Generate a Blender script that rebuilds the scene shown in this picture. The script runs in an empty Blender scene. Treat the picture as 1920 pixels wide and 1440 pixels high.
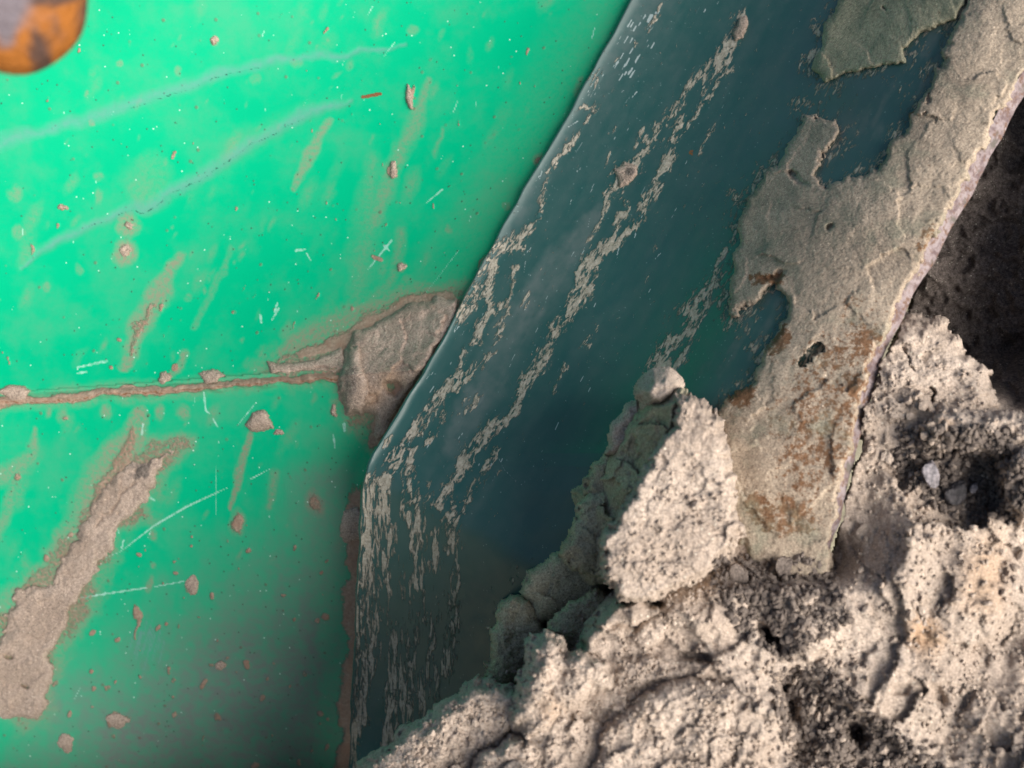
import bpy, math, random
import numpy as np
from mathutils import Vector, Matrix

sc = bpy.context.scene
COL = sc.collection

# ------------------------------------------------------------------ camera, sky, sun, exposure
PITCH = math.radians(50)                 # camera looks down at the soil by 50 degrees
DIST = 0.70                              # metres to the reference plane of the steel
HFOV = math.radians(50)
FPX = 960 / math.tan(HFOV / 2)           # focal length in photo pixels
S = DIST / FPX                           # metres per photo pixel on the reference plane
CAM = np.array([0.0, -0.45, 0.93])
RIGHT = np.array([1.0, 0.0, 0.0])
FWD = np.array([0.0, math.cos(PITCH), -math.sin(PITCH)])
UP = np.array([0.0, math.sin(PITCH), math.cos(PITCH)])

cam_data = bpy.data.cameras.new('camera')
cam = bpy.data.objects.new('camera', cam_data)
COL.objects.link(cam)
cam.location = CAM
cam.rotation_euler = (math.pi / 2 - PITCH, 0, 0)
cam_data.sensor_width = 36
cam_data.lens = 18 / math.tan(HFOV / 2)
cam_data.clip_start = 0.02
cam_data.clip_end = 200
cam_data.dof.use_dof = True
cam_data.dof.focus_distance = 0.66
cam_data.dof.aperture_fstop = 7.5
sc.camera = cam

SUN_C = np.array([0.60, -0.12, 0.74])    # towards the sun: right, a little down, back of the camera
sd_ = SUN_C[0] * RIGHT + SUN_C[1] * UP - SUN_C[2] * FWD
sd_ = sd_ / np.linalg.norm(sd_)
elev = math.asin(sd_[2]); azim = math.atan2(sd_[0], sd_[1])

world = bpy.data.worlds.new('World')
sc.world = world
world.use_nodes = True
wn = world.node_tree
bg = wn.nodes['Background']
sky = wn.nodes.new('ShaderNodeTexSky')
sky.sky_type = 'NISHITA'
sky.sun_disc = False
sky.sun_elevation = elev
sky.sun_rotation = azim
sky.dust_density = 3.0
wn.links.new(sky.outputs[0], bg.inputs[0])
bg.inputs[1].default_value = 0.075

sun_data = bpy.data.lights.new('sun', 'SUN')
sun = bpy.data.objects.new('sun', sun_data)
COL.objects.link(sun)
sun_data.energy = 4.2
sun_data.angle = math.radians(52)
sun_data.color = (1.0, 0.955, 0.91)
sun.rotation_euler = Vector(sd_).to_track_quat('Z', 'Y').to_euler()
sun.location = (1, 0, 2)

sc.view_settings.view_transform = 'Standard'
sc.view_settings.look = 'None'
sc.view_settings.gamma = 1
sc.view_settings.exposure = 0.62

# ------------------------------------------------------------------ numpy helpers
def P(u, v, h):
    """photo pixel ray + height h (in reference pixels, towards the camera) -> world points"""
    u = np.asarray(u, float); v = np.asarray(v, float); h = np.asarray(h, float)
    d = DIST - h * S
    x = (u - 960) / FPX * d; y = -(v - 720) / FPX * d
    return CAM + x[..., None] * RIGHT + y[..., None] * UP + d[..., None] * FWD

_rng = np.random.RandomState(7)
_TAB = _rng.rand(4096)
_PERM = _rng.permutation(4096)
def _hash(ix, iy, seed):
    return _TAB[(_PERM[(ix + seed * 131) & 4095] + iy * 57 + seed * 17) & 4095] 
def vnoise(x, y, seed=0):
    ix = np.floor(x).astype(np.int64); iy = np.floor(y).astype(np.int64)
    fx = x - ix; fy = y - iy
    fx = fx * fx * fx * (fx * (fx * 6 - 15) + 10); fy = fy * fy * fy * (fy * (fy * 6 - 15) + 10)
    a = _hash(ix, iy, seed); b = _hash(ix + 1, iy, seed); c = _hash(ix, iy + 1, seed); d = _hash(ix + 1, iy + 1, seed)
    return (a + (b - a) * fx) * (1 - fy) + (c + (d - c) * fx) * fy
def fbm(u, v, size, octaves=4, seed=0, gain=0.5, ridged=False):
    """about -1..1; size = largest feature in photo px; each octave rotated"""
    t = 0.0; amp = 1.0; tot = 0.0; x = u / size; y = v / size
    for o in range(octaves):
        n = vnoise(x, y, seed + o * 3) * 2 - 1
        if ridged: n = 1 - 2 * np.abs(n)
        t = t + n * amp; tot += amp; amp *= gain
        x, y = (0.8 * x - 0.6 * y) * 2.03 + 11.3, (0.6 * x + 0.8 * y) * 2.03 + 5.7
    return t / tot * 1.5
def sstep(a, b, x):
    t = np.clip((x - a) / (b - a), 0, 1)
    return t * t * (3 - 2 * t)
def sdpoly(U, V, poly):
    """signed distance, positive inside"""
    best = np.full(U.shape, 1e18); inside = np.zeros(U.shape, bool)
    n = len(poly)
    for i in range(n):
        x0, y0 = poly[i]; x1, y1 = poly[(i + 1) % n]
        ex, ey = x1 - x0, y1 - y0
        t = np.clip(((U - x0) * ex + (V - y0) * ey) / (ex * ex + ey * ey + 1e-9), 0, 1)
        best = np.minimum(best, (U - x0 - t * ex) ** 2 + (V - y0 - t * ey) ** 2)
        if y0 != y1:
            c = ((y0 > V) != (y1 > V)) & (U < (x1 - x0) * (V - y0) / (y1 - y0) + x0)
            inside ^= c
    d = np.sqrt(best)
    return np.where(inside, d, -d)
def stroke(U, V, pts, widths):
    """1 on the polyline, 0 at its half-width, negative outside"""
    out = np.full(U.shape, -9.0)
    if np.isscalar(widths): widths = [widths] * len(pts)
    for i in range(len(pts) - 1):
        x0, y0 = pts[i]; x1, y1 = pts[i + 1]
        ex, ey = x1 - x0, y1 - y0
        t = np.clip(((U - x0) * ex + (V - y0) * ey) / (ex * ex + ey * ey + 1e-9), 0, 1)
        d = np.hypot(U - x0 - t * ex, V - y0 - t * ey)
        w = widths[i] + (widths[i + 1] - widths[i]) * t
        out = np.maximum(out, 1 - d / np.maximum(w, 0.5))
    return out
def oval(U, V, cx, cy, rx, ry, deg=0):
    a = math.radians(deg); dx, dy = U - cx, V - cy
    return 1 - np.hypot((dx * math.cos(a) + dy * math.sin(a)) / rx, (-dx * math.sin(a) + dy * math.cos(a)) / ry)
def pen(layer, U, V, fn, box, val=1.0):
    """run a mask function only inside a pixel box; keep the larger value"""
    u0, v0, u1, v1 = box
    m = (U >= u0) & (U <= u1) & (V >= v0) & (V <= v1)
    if m.any(): layer[m] = np.maximum(layer[m], val * fn(U[m], V[m]))
def box_of(pts, pad):
    a = np.array(pts); return (a[:, 0].min() - pad, a[:, 1].min() - pad, a[:, 0].max() + pad, a[:, 1].max() + pad)

def facets(u, v, size, seed=0, tilt=.35, step=.25):
    """broken faces: every cell of an uneven mosaic is a tilted plane with its own level (in units of size)"""
    x = u / size; y = v / size
    ix = np.floor(x).astype(np.int64); iy = np.floor(y).astype(np.int64)
    best = np.full(u.shape, 1e9); out = np.zeros(u.shape)
    for dx in (-1, 0, 1):
        for dy in (-1, 0, 1):
            cx = ix + dx; cy = iy + dy
            px = cx + _hash(cx, cy, seed); py = cy + _hash(cx, cy, seed + 5)
            d = (x - px) ** 2 + (y - py) ** 2
            hgt = tilt * ((_hash(cx, cy, seed + 11) * 2 - 1) * (x - px) + (_hash(cx, cy, seed + 13) * 2 - 1) * (y - py)) * 2 + step * (_hash(cx, cy, seed + 17) * 2 - 1)
            m = d < best
            out = np.where(m, hgt, out); best = np.where(m, d, best)
    return out * size
# ------------------------------------------------------------------ scene graph helpers
def tag(o, label=None, cat=None, group=None, kind=None):
    if label: o['label'] = label
    if cat: o['category'] = cat
    if group: o['group'] = group
    if kind: o['kind'] = kind
    return o
def link_mesh(name, verts, faces, mat, parent=None, attrs=None, origin=None, smooth=True):
    """verts (n,3) world; faces (m,4) or (m,3) ints"""
    verts = np.asarray(verts, float)
    org = np.array(origin if origin is not None else verts.mean(0), float)
    me = bpy.data.meshes.new(name)
    k = faces.shape[1]
    me.vertices.add(len(verts)); me.vertices.foreach_set('co', (verts - org).astype(np.float32).ravel())
    me.loops.add(faces.size); me.loops.foreach_set('vertex_index', faces.astype(np.int32).ravel())
    me.polygons.add(len(faces)); me.polygons.foreach_set('loop_start', np.arange(0, faces.size, k, dtype=np.int32))
    me.polygons.foreach_set('use_smooth', np.full(len(faces), smooth))
    me.update(calc_edges=True)
    for an, av in (attrs or {}).items():
        at = me.attributes.new(an, 'FLOAT', 'POINT'); at.data.foreach_set('value', np.asarray(av, np.float32).ravel())
    me.validate()
    me.materials.append(mat)
    o = bpy.data.objects.new(name, me); COL.objects.link(o)
    o.location = org
    if parent is not None:
        o.parent = parent
        o.location = org - np.array(parent.location)
    return o
def empty(name, loc):
    o = bpy.data.objects.new(name, None); COL.objects.link(o); o.location = loc; o.empty_display_size = 0.02
    return o
TOP = np.full((520, 560), -1e4)
def note_top(u, v, h):
    iu = ((u - 600) / 3).astype(int); iv = ((v - 500) / 3).astype(int)
    m = (iu >= 0) & (iu < 560) & (iv >= 0) & (iv < 520)
    np.maximum.at(TOP, (iv[m], iu[m]), h[m])
def h_top(u, v):
    return TOP[np.clip(((v - 500) / 3).astype(int), 0, 519), np.clip(((u - 600) / 3).astype(int), 0, 559)]
def relief(name, U, V, H, keep, mat, parent=None, attrs=None, back=20, origin=None):
    """a piece of surface over a pixel grid with its own thickness: kept cells plus side walls going back by `back` px"""
    nr, nc = U.shape
    kq = keep[:-1, :-1] & keep[1:, :-1] & keep[:-1, 1:] & keep[1:, 1:]
    idx = np.arange(nr * nc).reshape(nr, nc)
    q = np.stack([idx[:-1, :-1][kq], idx[1:, :-1][kq], idx[1:, 1:][kq], idx[:-1, 1:][kq]], 1)
    used = np.unique(q); remap = np.full(nr * nc, -1); remap[used] = np.arange(len(used))
    q = remap[q]
    u = U.ravel()[used]; v = V.ravel()[used]; h = H.ravel()[used]
    if name in ('soil_bank', 'soil_clod'): note_top(u, v, h)
    # boundary edges
    e = np.concatenate([q[:, [0, 1]], q[:, [1, 2]], q[:, [2, 3]], q[:, [3, 0]]])
    key = np.sort(e, 1); key = key[:, 0] * (len(used) + 1) + key[:, 1]
    _, inv, cnt = np.unique(key, return_inverse=True, return_counts=True)
    be = e[cnt[inv] == 1]
    bv = np.unique(be); n0 = len(used)
    rm = np.full(n0, -1); rm[bv] = n0 + np.arange(len(bv))
    jog = min(back * .06, 9.0)
    ju = jog * fbm(u[bv], v[bv], 40, 3, 3); jv = jog * fbm(u[bv], v[bv], 40, 3, 4)
    verts = np.concatenate([P(u, v, h), P(u[bv] + ju, v[bv] + jv, h[bv] - back)])
    sk = np.stack([be[:, 1], be[:, 0], rm[be[:, 0]], rm[be[:, 1]]], 1)
    faces = np.concatenate([q, sk])
    at = {}
    for an, av in (attrs or {}).items():
        a = np.asarray(av, float).ravel()[used]; at[an] = np.concatenate([a, a[bv]])
    return link_mesh(name, verts, faces, mat, parent, at, origin)
def grid(u0, v0, u1, v1, step=2.5):
    return np.meshgrid(np.arange(u0, u1 + step, step), np.arange(v0, v1 + step, step))

# ------------------------------------------------------------------ material helpers
class NT:
    def __init__(s, name):
        s.m = bpy.data.materials.new(name); s.m.use_nodes = True; s.t = s.m.node_tree
        s.b = s.t.nodes['Principled BSDF']
        s.co = s.t.nodes.new('ShaderNodeTexCoord').outputs['Object']
    def n(s, typ, **kw):
        x = s.t.nodes.new(typ)
        for k, v in kw.items(): setattr(x, k, v)
        return x
    def put(s, sock, val):
        if hasattr(val, 'links') or isinstance(val, bpy.types.NodeSocket): s.t.links.new(val, sock)
        else: sock.default_value = val
    def noise(s, scale, detail=4, rough=0.55, dist=0.0, stretch=None):
        x = s.n('ShaderNodeTexNoise'); x.inputs['Scale'].default_value = scale; x.inputs['Detail'].default_value = detail
        x.inputs['Roughness'].default_value = rough; x.inputs['Distortion'].default_value = dist
        co = s.co
        if stretch:
            mp = s.n('ShaderNodeMapping'); mp.inputs['Scale'].default_value = stretch[0]; mp.inputs['Rotation'].default_value = stretch[1]
            s.t.links.new(co, mp.inputs[0]); co = mp.outputs[0]
        s.t.links.new(co, x.inputs['Vector']); return x.outputs[0]
    def voro(s, scale, feature='F1', rnd=1.0):
        x = s.n('ShaderNodeTexVoronoi'); x.feature = feature; x.inputs['Scale'].default_value = scale
        x.inputs['Randomness'].default_value = rnd
        s.t.links.new(s.co, x.inputs['Vector']); return x
    def attr(s, name): return s.n('ShaderNodeAttribute', attribute_name=name).outputs['Fac']
    def math(s, op, a, b=0.0, c=None, clamp=False):
        x = s.n('ShaderNodeMath', operation=op); x.use_clamp = clamp
        s.put(x.inputs[0], a); s.put(x.inputs[1], b)
        if c is not None: s.put(x.inputs[2], c)
        return x.outputs[0]
    def ramp(s, val, a, b, c=0.0, d=1.0):
        x = s.n('ShaderNodeMapRange', interpolation_type='SMOOTHSTEP'); s.put(x.inputs[0], val)
        for i, q in enumerate((a, b, c, d)): x.inputs[i + 1].default_value = q
        return x.outputs[0]
    def mix(s, fac, a, b):
        x = s.n('ShaderNodeMix', data_type='RGBA'); s.put(x.inputs[0], fac)
        s.put(x.inputs[6], a if not isinstance(a, tuple) else (*a, 1)); s.put(x.inputs[7], b if not isinstance(b, tuple) else (*b, 1))
        return x.outputs[2]
    def fmix(s, fac, a, b):
        x = s.n('ShaderNodeMix', data_type='FLOAT'); s.put(x.inputs[0], fac); s.put(x.inputs[2], a); s.put(x.inputs[3], b)
        return x.outputs[0]
    def bump(s, height, dist, strength=1.0, normal=None):
        x = s.n('ShaderNodeBump'); x.inputs['Distance'].default_value = dist; x.inputs['Strength'].default_value = strength
        s.put(x.inputs['Height'], height)
        if normal is not None: s.t.links.new(normal, x.inputs['Normal'])
        return x.outputs[0]
    def out(s, color, rough, normal=None, spec=0.5, **kw):
        s.put(s.b.inputs['Base Color'], color if not isinstance(color, tuple) else (*color, 1)); s.put(s.b.inputs['Roughness'], rough)
        s.put(s.b.inputs['Specular IOR Level'], spec)
        if normal is not None: s.t.links.new(normal, s.b.inputs['Normal'])
        for k, v in kw.items(): s.put(s.b.inputs[k], v)
        return s.m

MUD = (0.235, 0.165, 0.115); MUD_D = (0.13, 0.09, 0.065)
def mat_green():
    n = NT('green_paint')
    mud = n.ramp(n.math('ADD', n.attr('mud'), n.math('MULTIPLY', n.math('SUBTRACT', n.noise(420, 6, .7), .5), 1.1)), .38, .68)
    stain = n.math('MULTIPLY', n.attr('stain'), n.ramp(n.noise(330, 7, .72), .34, .6, .3, 1))
    scr = n.math('MULTIPLY', n.attr('scratch'), n.ramp(n.noise(120, 5, .7), .3, .65, .55, 1))
    chip = n.ramp(n.attr('chip'), .4, .6)
    rust = n.ramp(n.math('ADD', n.attr('rust'), n.math('MULTIPLY', n.math('SUBTRACT', n.noise(600, 4, .6), .5), .8)), .4, .6)
    dust = n.math('MULTIPLY', n.attr('dust'), n.ramp(n.noise(150, 6, .6), .25, .7, .55, 1))
    # tiny dirt specks in two sizes and an overall worn film
    v1 = n.voro(170); v2 = n.voro(420)
    sel1 = n.n('ShaderNodeSeparateColor'); n.t.links.new(v1.outputs['Color'], sel1.inputs[0])
    sel2 = n.n('ShaderNodeSeparateColor'); n.t.links.new(v2.outputs['Color'], sel2.inputs[0])
    sp1 = n.math('MULTIPLY', n.ramp(v1.outputs['Distance'], .12, .3, 1, 0), n.ramp(sel1.outputs[0], .93, .97))
    sp2 = n.math('MULTIPLY', n.ramp(v2.outputs['Distance'], .15, .36, 1, 0), n.ramp(sel2.outputs[1], .965, .975))
    spw = n.math('MULTIPLY', n.ramp(v2.outputs['Distance'], .1, .28, 1, 0), n.ramp(sel2.outputs[0], .982, .99))
    film = n.ramp(n.noise(24, 7, .66), .42, .76, .0, .30)
    base = n.mix(n.noise(9, 3), (0.0, 0.335, 0.165), (0.0, 0.395, 0.19))
    c = n.mix(film, base, (0.13, 0.25, 0.17))
    c = n.mix(dust, c, (0.15, 0.165, 0.155))
    c = n.mix(n.math('MULTIPLY', stain, .8), c, (0.25, 0.195, 0.145))
    c = n.mix(n.math('MULTIPLY', sp1, .55), c, MUD_D)
    c = n.mix(n.math('MULTIPLY', sp2, .75), c, (0.05, 0.06, 0.045))
    c = n.mix(scr, c, (0.12, 0.265, 0.25))
    c = n.mix(n.ramp(n.math('ADD', n.attr('crack'), n.math('MULTIPLY', n.math('SUBTRACT', n.noise(260, 4, .6), .5), 1.4)), .4, .65), c, (0.012, 0.05, 0.04))
    c = n.mix(spw, c, (0.55, 0.75, 0.65))
    c = n.mix(n.math('MULTIPLY', chip, n.ramp(n.noise(380, 4, .7), .3, .6, .15, .7)), c, (0.36, 0.62, 0.52))
    mudc = n.mix(n.ramp(n.noise(500, 6, .7), .3, .7), (0.24, 0.175, 0.125), (0.40, 0.31, 0.235))
    mudc = n.mix(n.ramp(n.noise(55, 6, .7), .42, .62, 0, .7), mudc, (0.30, 0.19, 0.135))
    c = n.mix(mud, c, mudc)
    c = n.mix(rust, c, n.mix(n.noise(700, 3), (0.16, 0.05, 0.015), (0.26, 0.13, 0.07)))
    dull = n.math('MAXIMUM', n.math('MAXIMUM', mud, rust), n.math('MAXIMUM', stain, dust))
    rough = n.fmix(dull, n.ramp(n.noise(60, 4), .3, .7, .4, .55), .85)
    hgt = n.math('ADD', n.math('MULTIPLY', n.noise(650, 6, .7), n.math('MULTIPLY', n.math('ADD', mud, rust, clamp=True), 1.0)), n.math('MULTIPLY', n.noise(160, 3), .06))
    hgt = n.math('ADD', hgt, n.math('MULTIPLY', n.math('ADD', sp2, sp1), .25))
    return n.out(c, rough, n.bump(hgt, .0012, .9), n.fmix(dull, .06, .08))
def mat_plate():
    n = NT('dark_teal_paint')
    nz = n.math('SUBTRACT', n.noise(520, 5, .65), .5)
    def flow_noise(a, b, k):
        xyz = n.n('ShaderNodeCombineXYZ'); n.t.links.new(n.attr(a), xyz.inputs[0]); n.t.links.new(n.math('MULTIPLY', n.attr(b), k), xyz.inputs[1])
        fx = n.n('ShaderNodeTexNoise'); fx.inputs['Scale'].default_value = .17; fx.inputs['Detail'].default_value = 5; fx.inputs['Roughness'].default_value = .66; fx.inputs['Distortion'].default_value = .8
        n.t.links.new(xyz.outputs[0], fx.inputs['Vector']); return fx.outputs[0]
    flow = n.math('SUBTRACT', n.fmix(n.attr('bend'), flow_noise('across', 'along', .33), flow_noise('side', 'down', .17)), .5)
    mud = n.ramp(n.math('ADD', n.attr('mud'), n.math('ADD', n.math('MULTIPLY', nz, .5), n.math('MULTIPLY', flow, 2.9))), .46, .72)
    film = n.math('MULTIPLY', n.attr('film'), n.ramp(n.noise(120, 5, .6), .25, .7, .5, 1))  # rubbed film together with the painted edge sheen
    chip = n.ramp(n.math('ADD', n.attr('chip'), n.math('MULTIPLY', nz, .6)), .45, .6)
    rust = n.ramp(n.math('ADD', n.attr('rust'), n.math('MULTIPLY', nz, 1.1)), .45, .6)
    vs = n.voro(560); sel = n.n('ShaderNodeSeparateColor'); n.t.links.new(vs.outputs['Color'], sel.inputs[0])
    spw = n.math('MULTIPLY', n.ramp(vs.outputs['Distance'], .1, .3, 1, 0), n.ramp(sel.outputs[0], .955, .965))
    c = n.mix(n.noise(14, 4), (0.012, 0.066, 0.061), (0.018, 0.088, 0.080))
    c = n.mix(film, c, (0.135, 0.165, 0.16))
    c = n.mix(n.math('MULTIPLY', spw, .5), c, (0.3, 0.42, 0.4))
    c = n.mix(chip, c, (0.30, 0.37, 0.36))
    c = n.mix(mud, c, n.mix(n.ramp(n.noise(420, 6, .7), .3, .7), (0.28, 0.26, 0.20), (0.48, 0.445, 0.365)))
    c = n.mix(rust, c, (0.17, 0.075, 0.03))
    dull = n.math('MAXIMUM', mud, n.math('MAXIMUM', film, rust))
    rough = n.fmix(dull, n.ramp(n.noise(70, 4), .3, .7, .26, .36), .8)
    hgt = n.math('ADD', n.math('MULTIPLY', n.math('ADD', n.noise(700, 6, .7), .6), n.math('MULTIPLY', mud, .6)), n.math('MULTIPLY', n.noise(220, 4), .05))
    return n.out(c, rough, n.bump(hgt, .0018, .9), n.fmix(dull, .5, .12))
def mat_soil(name, light, mid, dark, grain=1.0, rusty=False):
    n = NT(name)
    big = n.noise(22, 6, .6); fine = n.noise(480, 6, .72); g2 = n.noise(1100, 3, .6)
    c = n.mix(n.ramp(big, .35, .65), light, mid)
    c = n.mix(n.ramp(fine, .34, .52, .6, 0), c, tuple(x * .5 for x in mid))
    c = n.mix(n.ramp(g2, .55, .72, 0, .6), c, tuple(min(1, x * 1.35) for x in light))
    wet = n.ramp(n.math('ADD', n.attr('wet'), n.math('MULTIPLY', n.math('SUBTRACT', n.noise(190, 6, .7), .5), .9)), .30, .92)  # moist soil and painted shade share this dark tone
    c = n.mix(wet, c, n.mix(n.ramp(fine, .35, .65), tuple(x * .6 for x in dark), tuple(x * 1.5 for x in dark)))
    c = n.mix(n.math('MULTIPLY', n.attr('ochre'), .7), c, (light[0] * 1.05, light[1] * .80, light[2] * .55))
    v = n.voro(620); sel = n.n('ShaderNodeSeparateColor'); n.t.links.new(v.outputs['Color'], sel.inputs[0])
    gr = n.math('MULTIPLY', n.ramp(v.outputs['Distance'], .15, .38, 1, 0), n.ramp(sel.outputs[0], .93, .95))
    c = n.mix(n.math('MULTIPLY', gr, .8), c, tuple(min(.75, x * 1.7) for x in light))
    gd = n.math('MULTIPLY', n.ramp(v.outputs['Distance'], .15, .4, 1, 0), n.ramp(sel.outputs[1], .90, .93))
    c = n.mix(n.math('MULTIPLY', gd, .3), c, tuple(x * .35 for x in dark))
    if rusty:
        rs = n.ramp(n.math('ADD', n.attr('rust'), n.math('MULTIPLY', n.math('SUBTRACT', n.noise(280, 7, .74), .5), 2.0)), .42, .66)
        c = n.mix(n.math('MULTIPLY', rs, .9), c, n.mix(n.noise(800, 3), (0.12, 0.05, 0.022), (0.22, 0.115, 0.055)))
        gn = n.ramp(n.noise(45, 6, .65), .48, .68, 0, .42)
        c = n.mix(gn, c, (0.19, 0.225, 0.165))
    sand = n.noise(980, 4, .8)
    vm = n.n('ShaderNodeVectorMath', operation='SCALE'); n.t.links.new(c, vm.inputs[0]); n.put(vm.inputs['Scale'], n.ramp(sand, .3, .68, .62, 1.28)); c = vm.outputs[0]
    hgt = n.math('ADD', n.math('ADD', n.math('MULTIPLY', fine, .8), n.math('MULTIPLY', sand, .8)), n.math('ADD', n.math('MULTIPLY', n.noise(150, 5, .6), .35), n.math('MULTIPLY', v.outputs['Distance'], -.4)))
    return n.out(c, .95, n.bump(hgt, .0007 * grain, 1.0), .15)
def mat_edge():
    n = NT('bare_steel_edge')
    a = n.noise(160, 6, .65, .6)
    c = n.mix(n.ramp(a, .35, .6), (0.17, 0.12, 0.12), (0.36, 0.30, 0.30))
    c = n.mix(n.ramp(n.noise(230, 5, .7), .48, .66), c, (0.18, 0.10, 0.06))
    c = n.mix(n.ramp(n.noise(95, 5), .56, .7), c, (0.15, 0.135, 0.115))
    return n.out(c, .7, n.bump(n.noise(420, 6, .7), .0022), .3)
def mat_rust():
    n = NT('rusty_steel')
    a = n.noise(42, 3, .5, .8)
    c = n.mix(n.ramp(a, .40, .56), (0.075, 0.042, 0.032), (0.30, 0.105, 0.016))
    c = n.mix(n.ramp(n.noise(36, 2, .5), .52, .62), c, (0.14, 0.12, 0.135))
    return n.out(c, .75, n.bump(n.noise(300, 5), .002), .3)
def mat_stone(name='grey_stone', k=1.0):
    n = NT(name)
    return n.out(n.mix(n.ramp(n.noise(330, 6, .7), .35, .65), (0.14 * k, 0.13 * k, 0.135 * k), (0.38 * k, 0.345 * k, 0.36 * k)), .6, n.bump(n.noise(350, 5), .002), .35)

M_GREEN = mat_green(); M_PLATE = mat_plate(); M_EDGE = mat_edge(); M_RUST = mat_rust(); M_STONE = mat_stone(); M_DSTONE = mat_stone('dark_stone', .2)
M_SOIL = mat_soil('dry_soil', (0.50, 0.412, 0.338), (0.40, 0.322, 0.26), (0.17, 0.14, 0.12))
M_CRUST = mat_soil('caked_mud', (0.43, 0.35, 0.265), (0.33, 0.265, 0.20), (0.12, 0.095, 0.08), .8, rusty=True)
M_OLIVE = mat_soil('olive_mud', (0.40, 0.365, 0.25), (0.31, 0.285, 0.19), (0.10, 0.08, 0.065), .7, rusty=True)
M_MUD = mat_soil('dried_mud', (0.46, 0.365, 0.295), (0.36, 0.28, 0.22), (0.16, 0.135, 0.115), 1.5)
M_SHADE_SOIL = mat_soil('shade_toned_soil', (0.42, 0.385, 0.27), (0.32, 0.285, 0.20), (0.12, 0.10, 0.08))  # olive-darkened soil: shade on the heap's left side put into the colour
M_MOIST = mat_soil('moist_soil', (0.20, 0.165, 0.14), (0.14, 0.115, 0.10), (0.07, 0.058, 0.05))

# ------------------------------------------------------------------ the shapes of the big surfaces, as heights in reference pixels
def seam_v(u):
    return 752 - 46 * np.clip(u / 640, -1, 2) ** 1.2 if np.isscalar(u) else 752 - 46 * np.sign(u) * np.abs(np.clip(u / 640, -.6, 2)) ** 1.1
def wcoord(u, v): return .55 * u + .83 * v
EDGE_PTS = np.array([(-400, 1412.6), (0, 1185), (200, 1076), (430, 940), (600, 850), (700, 795), (800, 732), (850, 700), (875, 690), (920, 682), (1000, 676), (1200, 667), (1440, 656), (1800, 640)])
def edge_u(v): return np.interp(v, EDGE_PTS[:, 0], EDGE_PTS[:, 1]) + 1.1 * np.sin(v / 31.0) + .9 * np.sin(v / 11.3 + 2) * np.sin(v / 90.0)
def h_upper(u, v):
    w = wcoord(u, v)
    d = np.maximum(edge_u(np.minimum(v, 760)) - u, 0)
    return -.78 * w + .72e-3 * w * w + 110 * (np.exp(-d / 210) - 1)
def h_lower(u, v):
    sv = seam_v(u); d = np.maximum(v - sv, -60)
    w = wcoord(u, v)
    r = np.clip(w - 1080, 0, 500)
    return h_upper(u, sv) - 5 - .26 * d - .0008 * r * r
RIGHT_PTS = np.array([(-400, 2216), (0, 1990), (200, 1880), (350, 1800), (460, 1738), (550, 1692), (640, 1648), (730, 1612), (850, 1588), (1000, 1560), (1100, 1543), (1900, 1410)])
def right_u(v): return np.interp(v, RIGHT_PTS[:, 0], RIGHT_PTS[:, 1]) + 2.5 * np.sin(v / 57.0) + 1.5 * np.sin(v / 19.0 + 1)
def strip_w(v): return np.interp(v, [0, 560, 900, 1030], [38, 28, 16, 8])
def h_green(u, v):
    return np.where(v < seam_v(u), h_upper(u, v), h_lower(u, v))
_vv = np.arange(-400, 1900, 5.0)
_e1 = h_upper(edge_u(_vv), _vv) + 22
_i8 = int(np.searchsorted(_vv, 868)); _sl = (_e1[_i8 - 8] - _e1[_i8 - 28]) / 100.0
_e1 = np.where(_vv < 868, _e1, _e1[_i8] + _sl * 90 * (1 - np.exp(-np.maximum(_vv - _vv[_i8], 0) / 90)))
_k = np.exp(-np.linspace(-2, 2, 31) ** 2); _k /= _k.sum()
_e1 = np.convolve(np.pad(_e1, 15, 'edge'), _k, 'valid')
FOLD_DROP = .50
_q = np.arange(0, 2000, 2.0)
_slope = np.interp(_q, [0, 14, 40, 240, 330, 430, 500, 620, 780, 1200, 2000], [-.5, .15, .40, .48, .75, 1.0, .7, .42, .2, .1, .1])
_prof = np.concatenate([[0], np.cumsum(_slope[:-1] * 2.0)])
def h_plate(u, v):
    s = u - edge_u(v)
    q = s * .869
    b = v - 868 - .62 * np.maximum(s, 0)
    drop = FOLD_DROP * np.where(b > 25, b, np.where(b > -25, (b + 25) ** 2 / 100.0, 0))
    e = np.interp(v, _vv, _e1)
    return e + .6 * sstep(90, 620, q) * (60 - e) + np.interp(q, _q, _prof) - drop

# ------------------------------------------------------------------ ground far below and around
gx, gy = np.meshgrid(np.linspace(-3, 3, 121), np.linspace(-2.5, 3.5, 121))
gz = -0.12 + .03 * fbm(gx * 100, gy * 100, 60, 4, 5)
gi = np.arange(gx.size).reshape(gx.shape)
gq = np.stack([gi[:-1, :-1].ravel(), gi[:-1, 1:].ravel(), gi[1:, 1:].ravel(), gi[1:, :-1].ravel()], 1)
tag(link_mesh('ground', np.stack([gx.ravel(), gy.ravel(), gz.ravel()], 1), gq, M_SHADE_SOIL, origin=(0, 0, -.12)), 'bare dark soil around the steelwork', kind='structure')  # soil colour darkened so the plate's flange reflects less brightness

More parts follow.
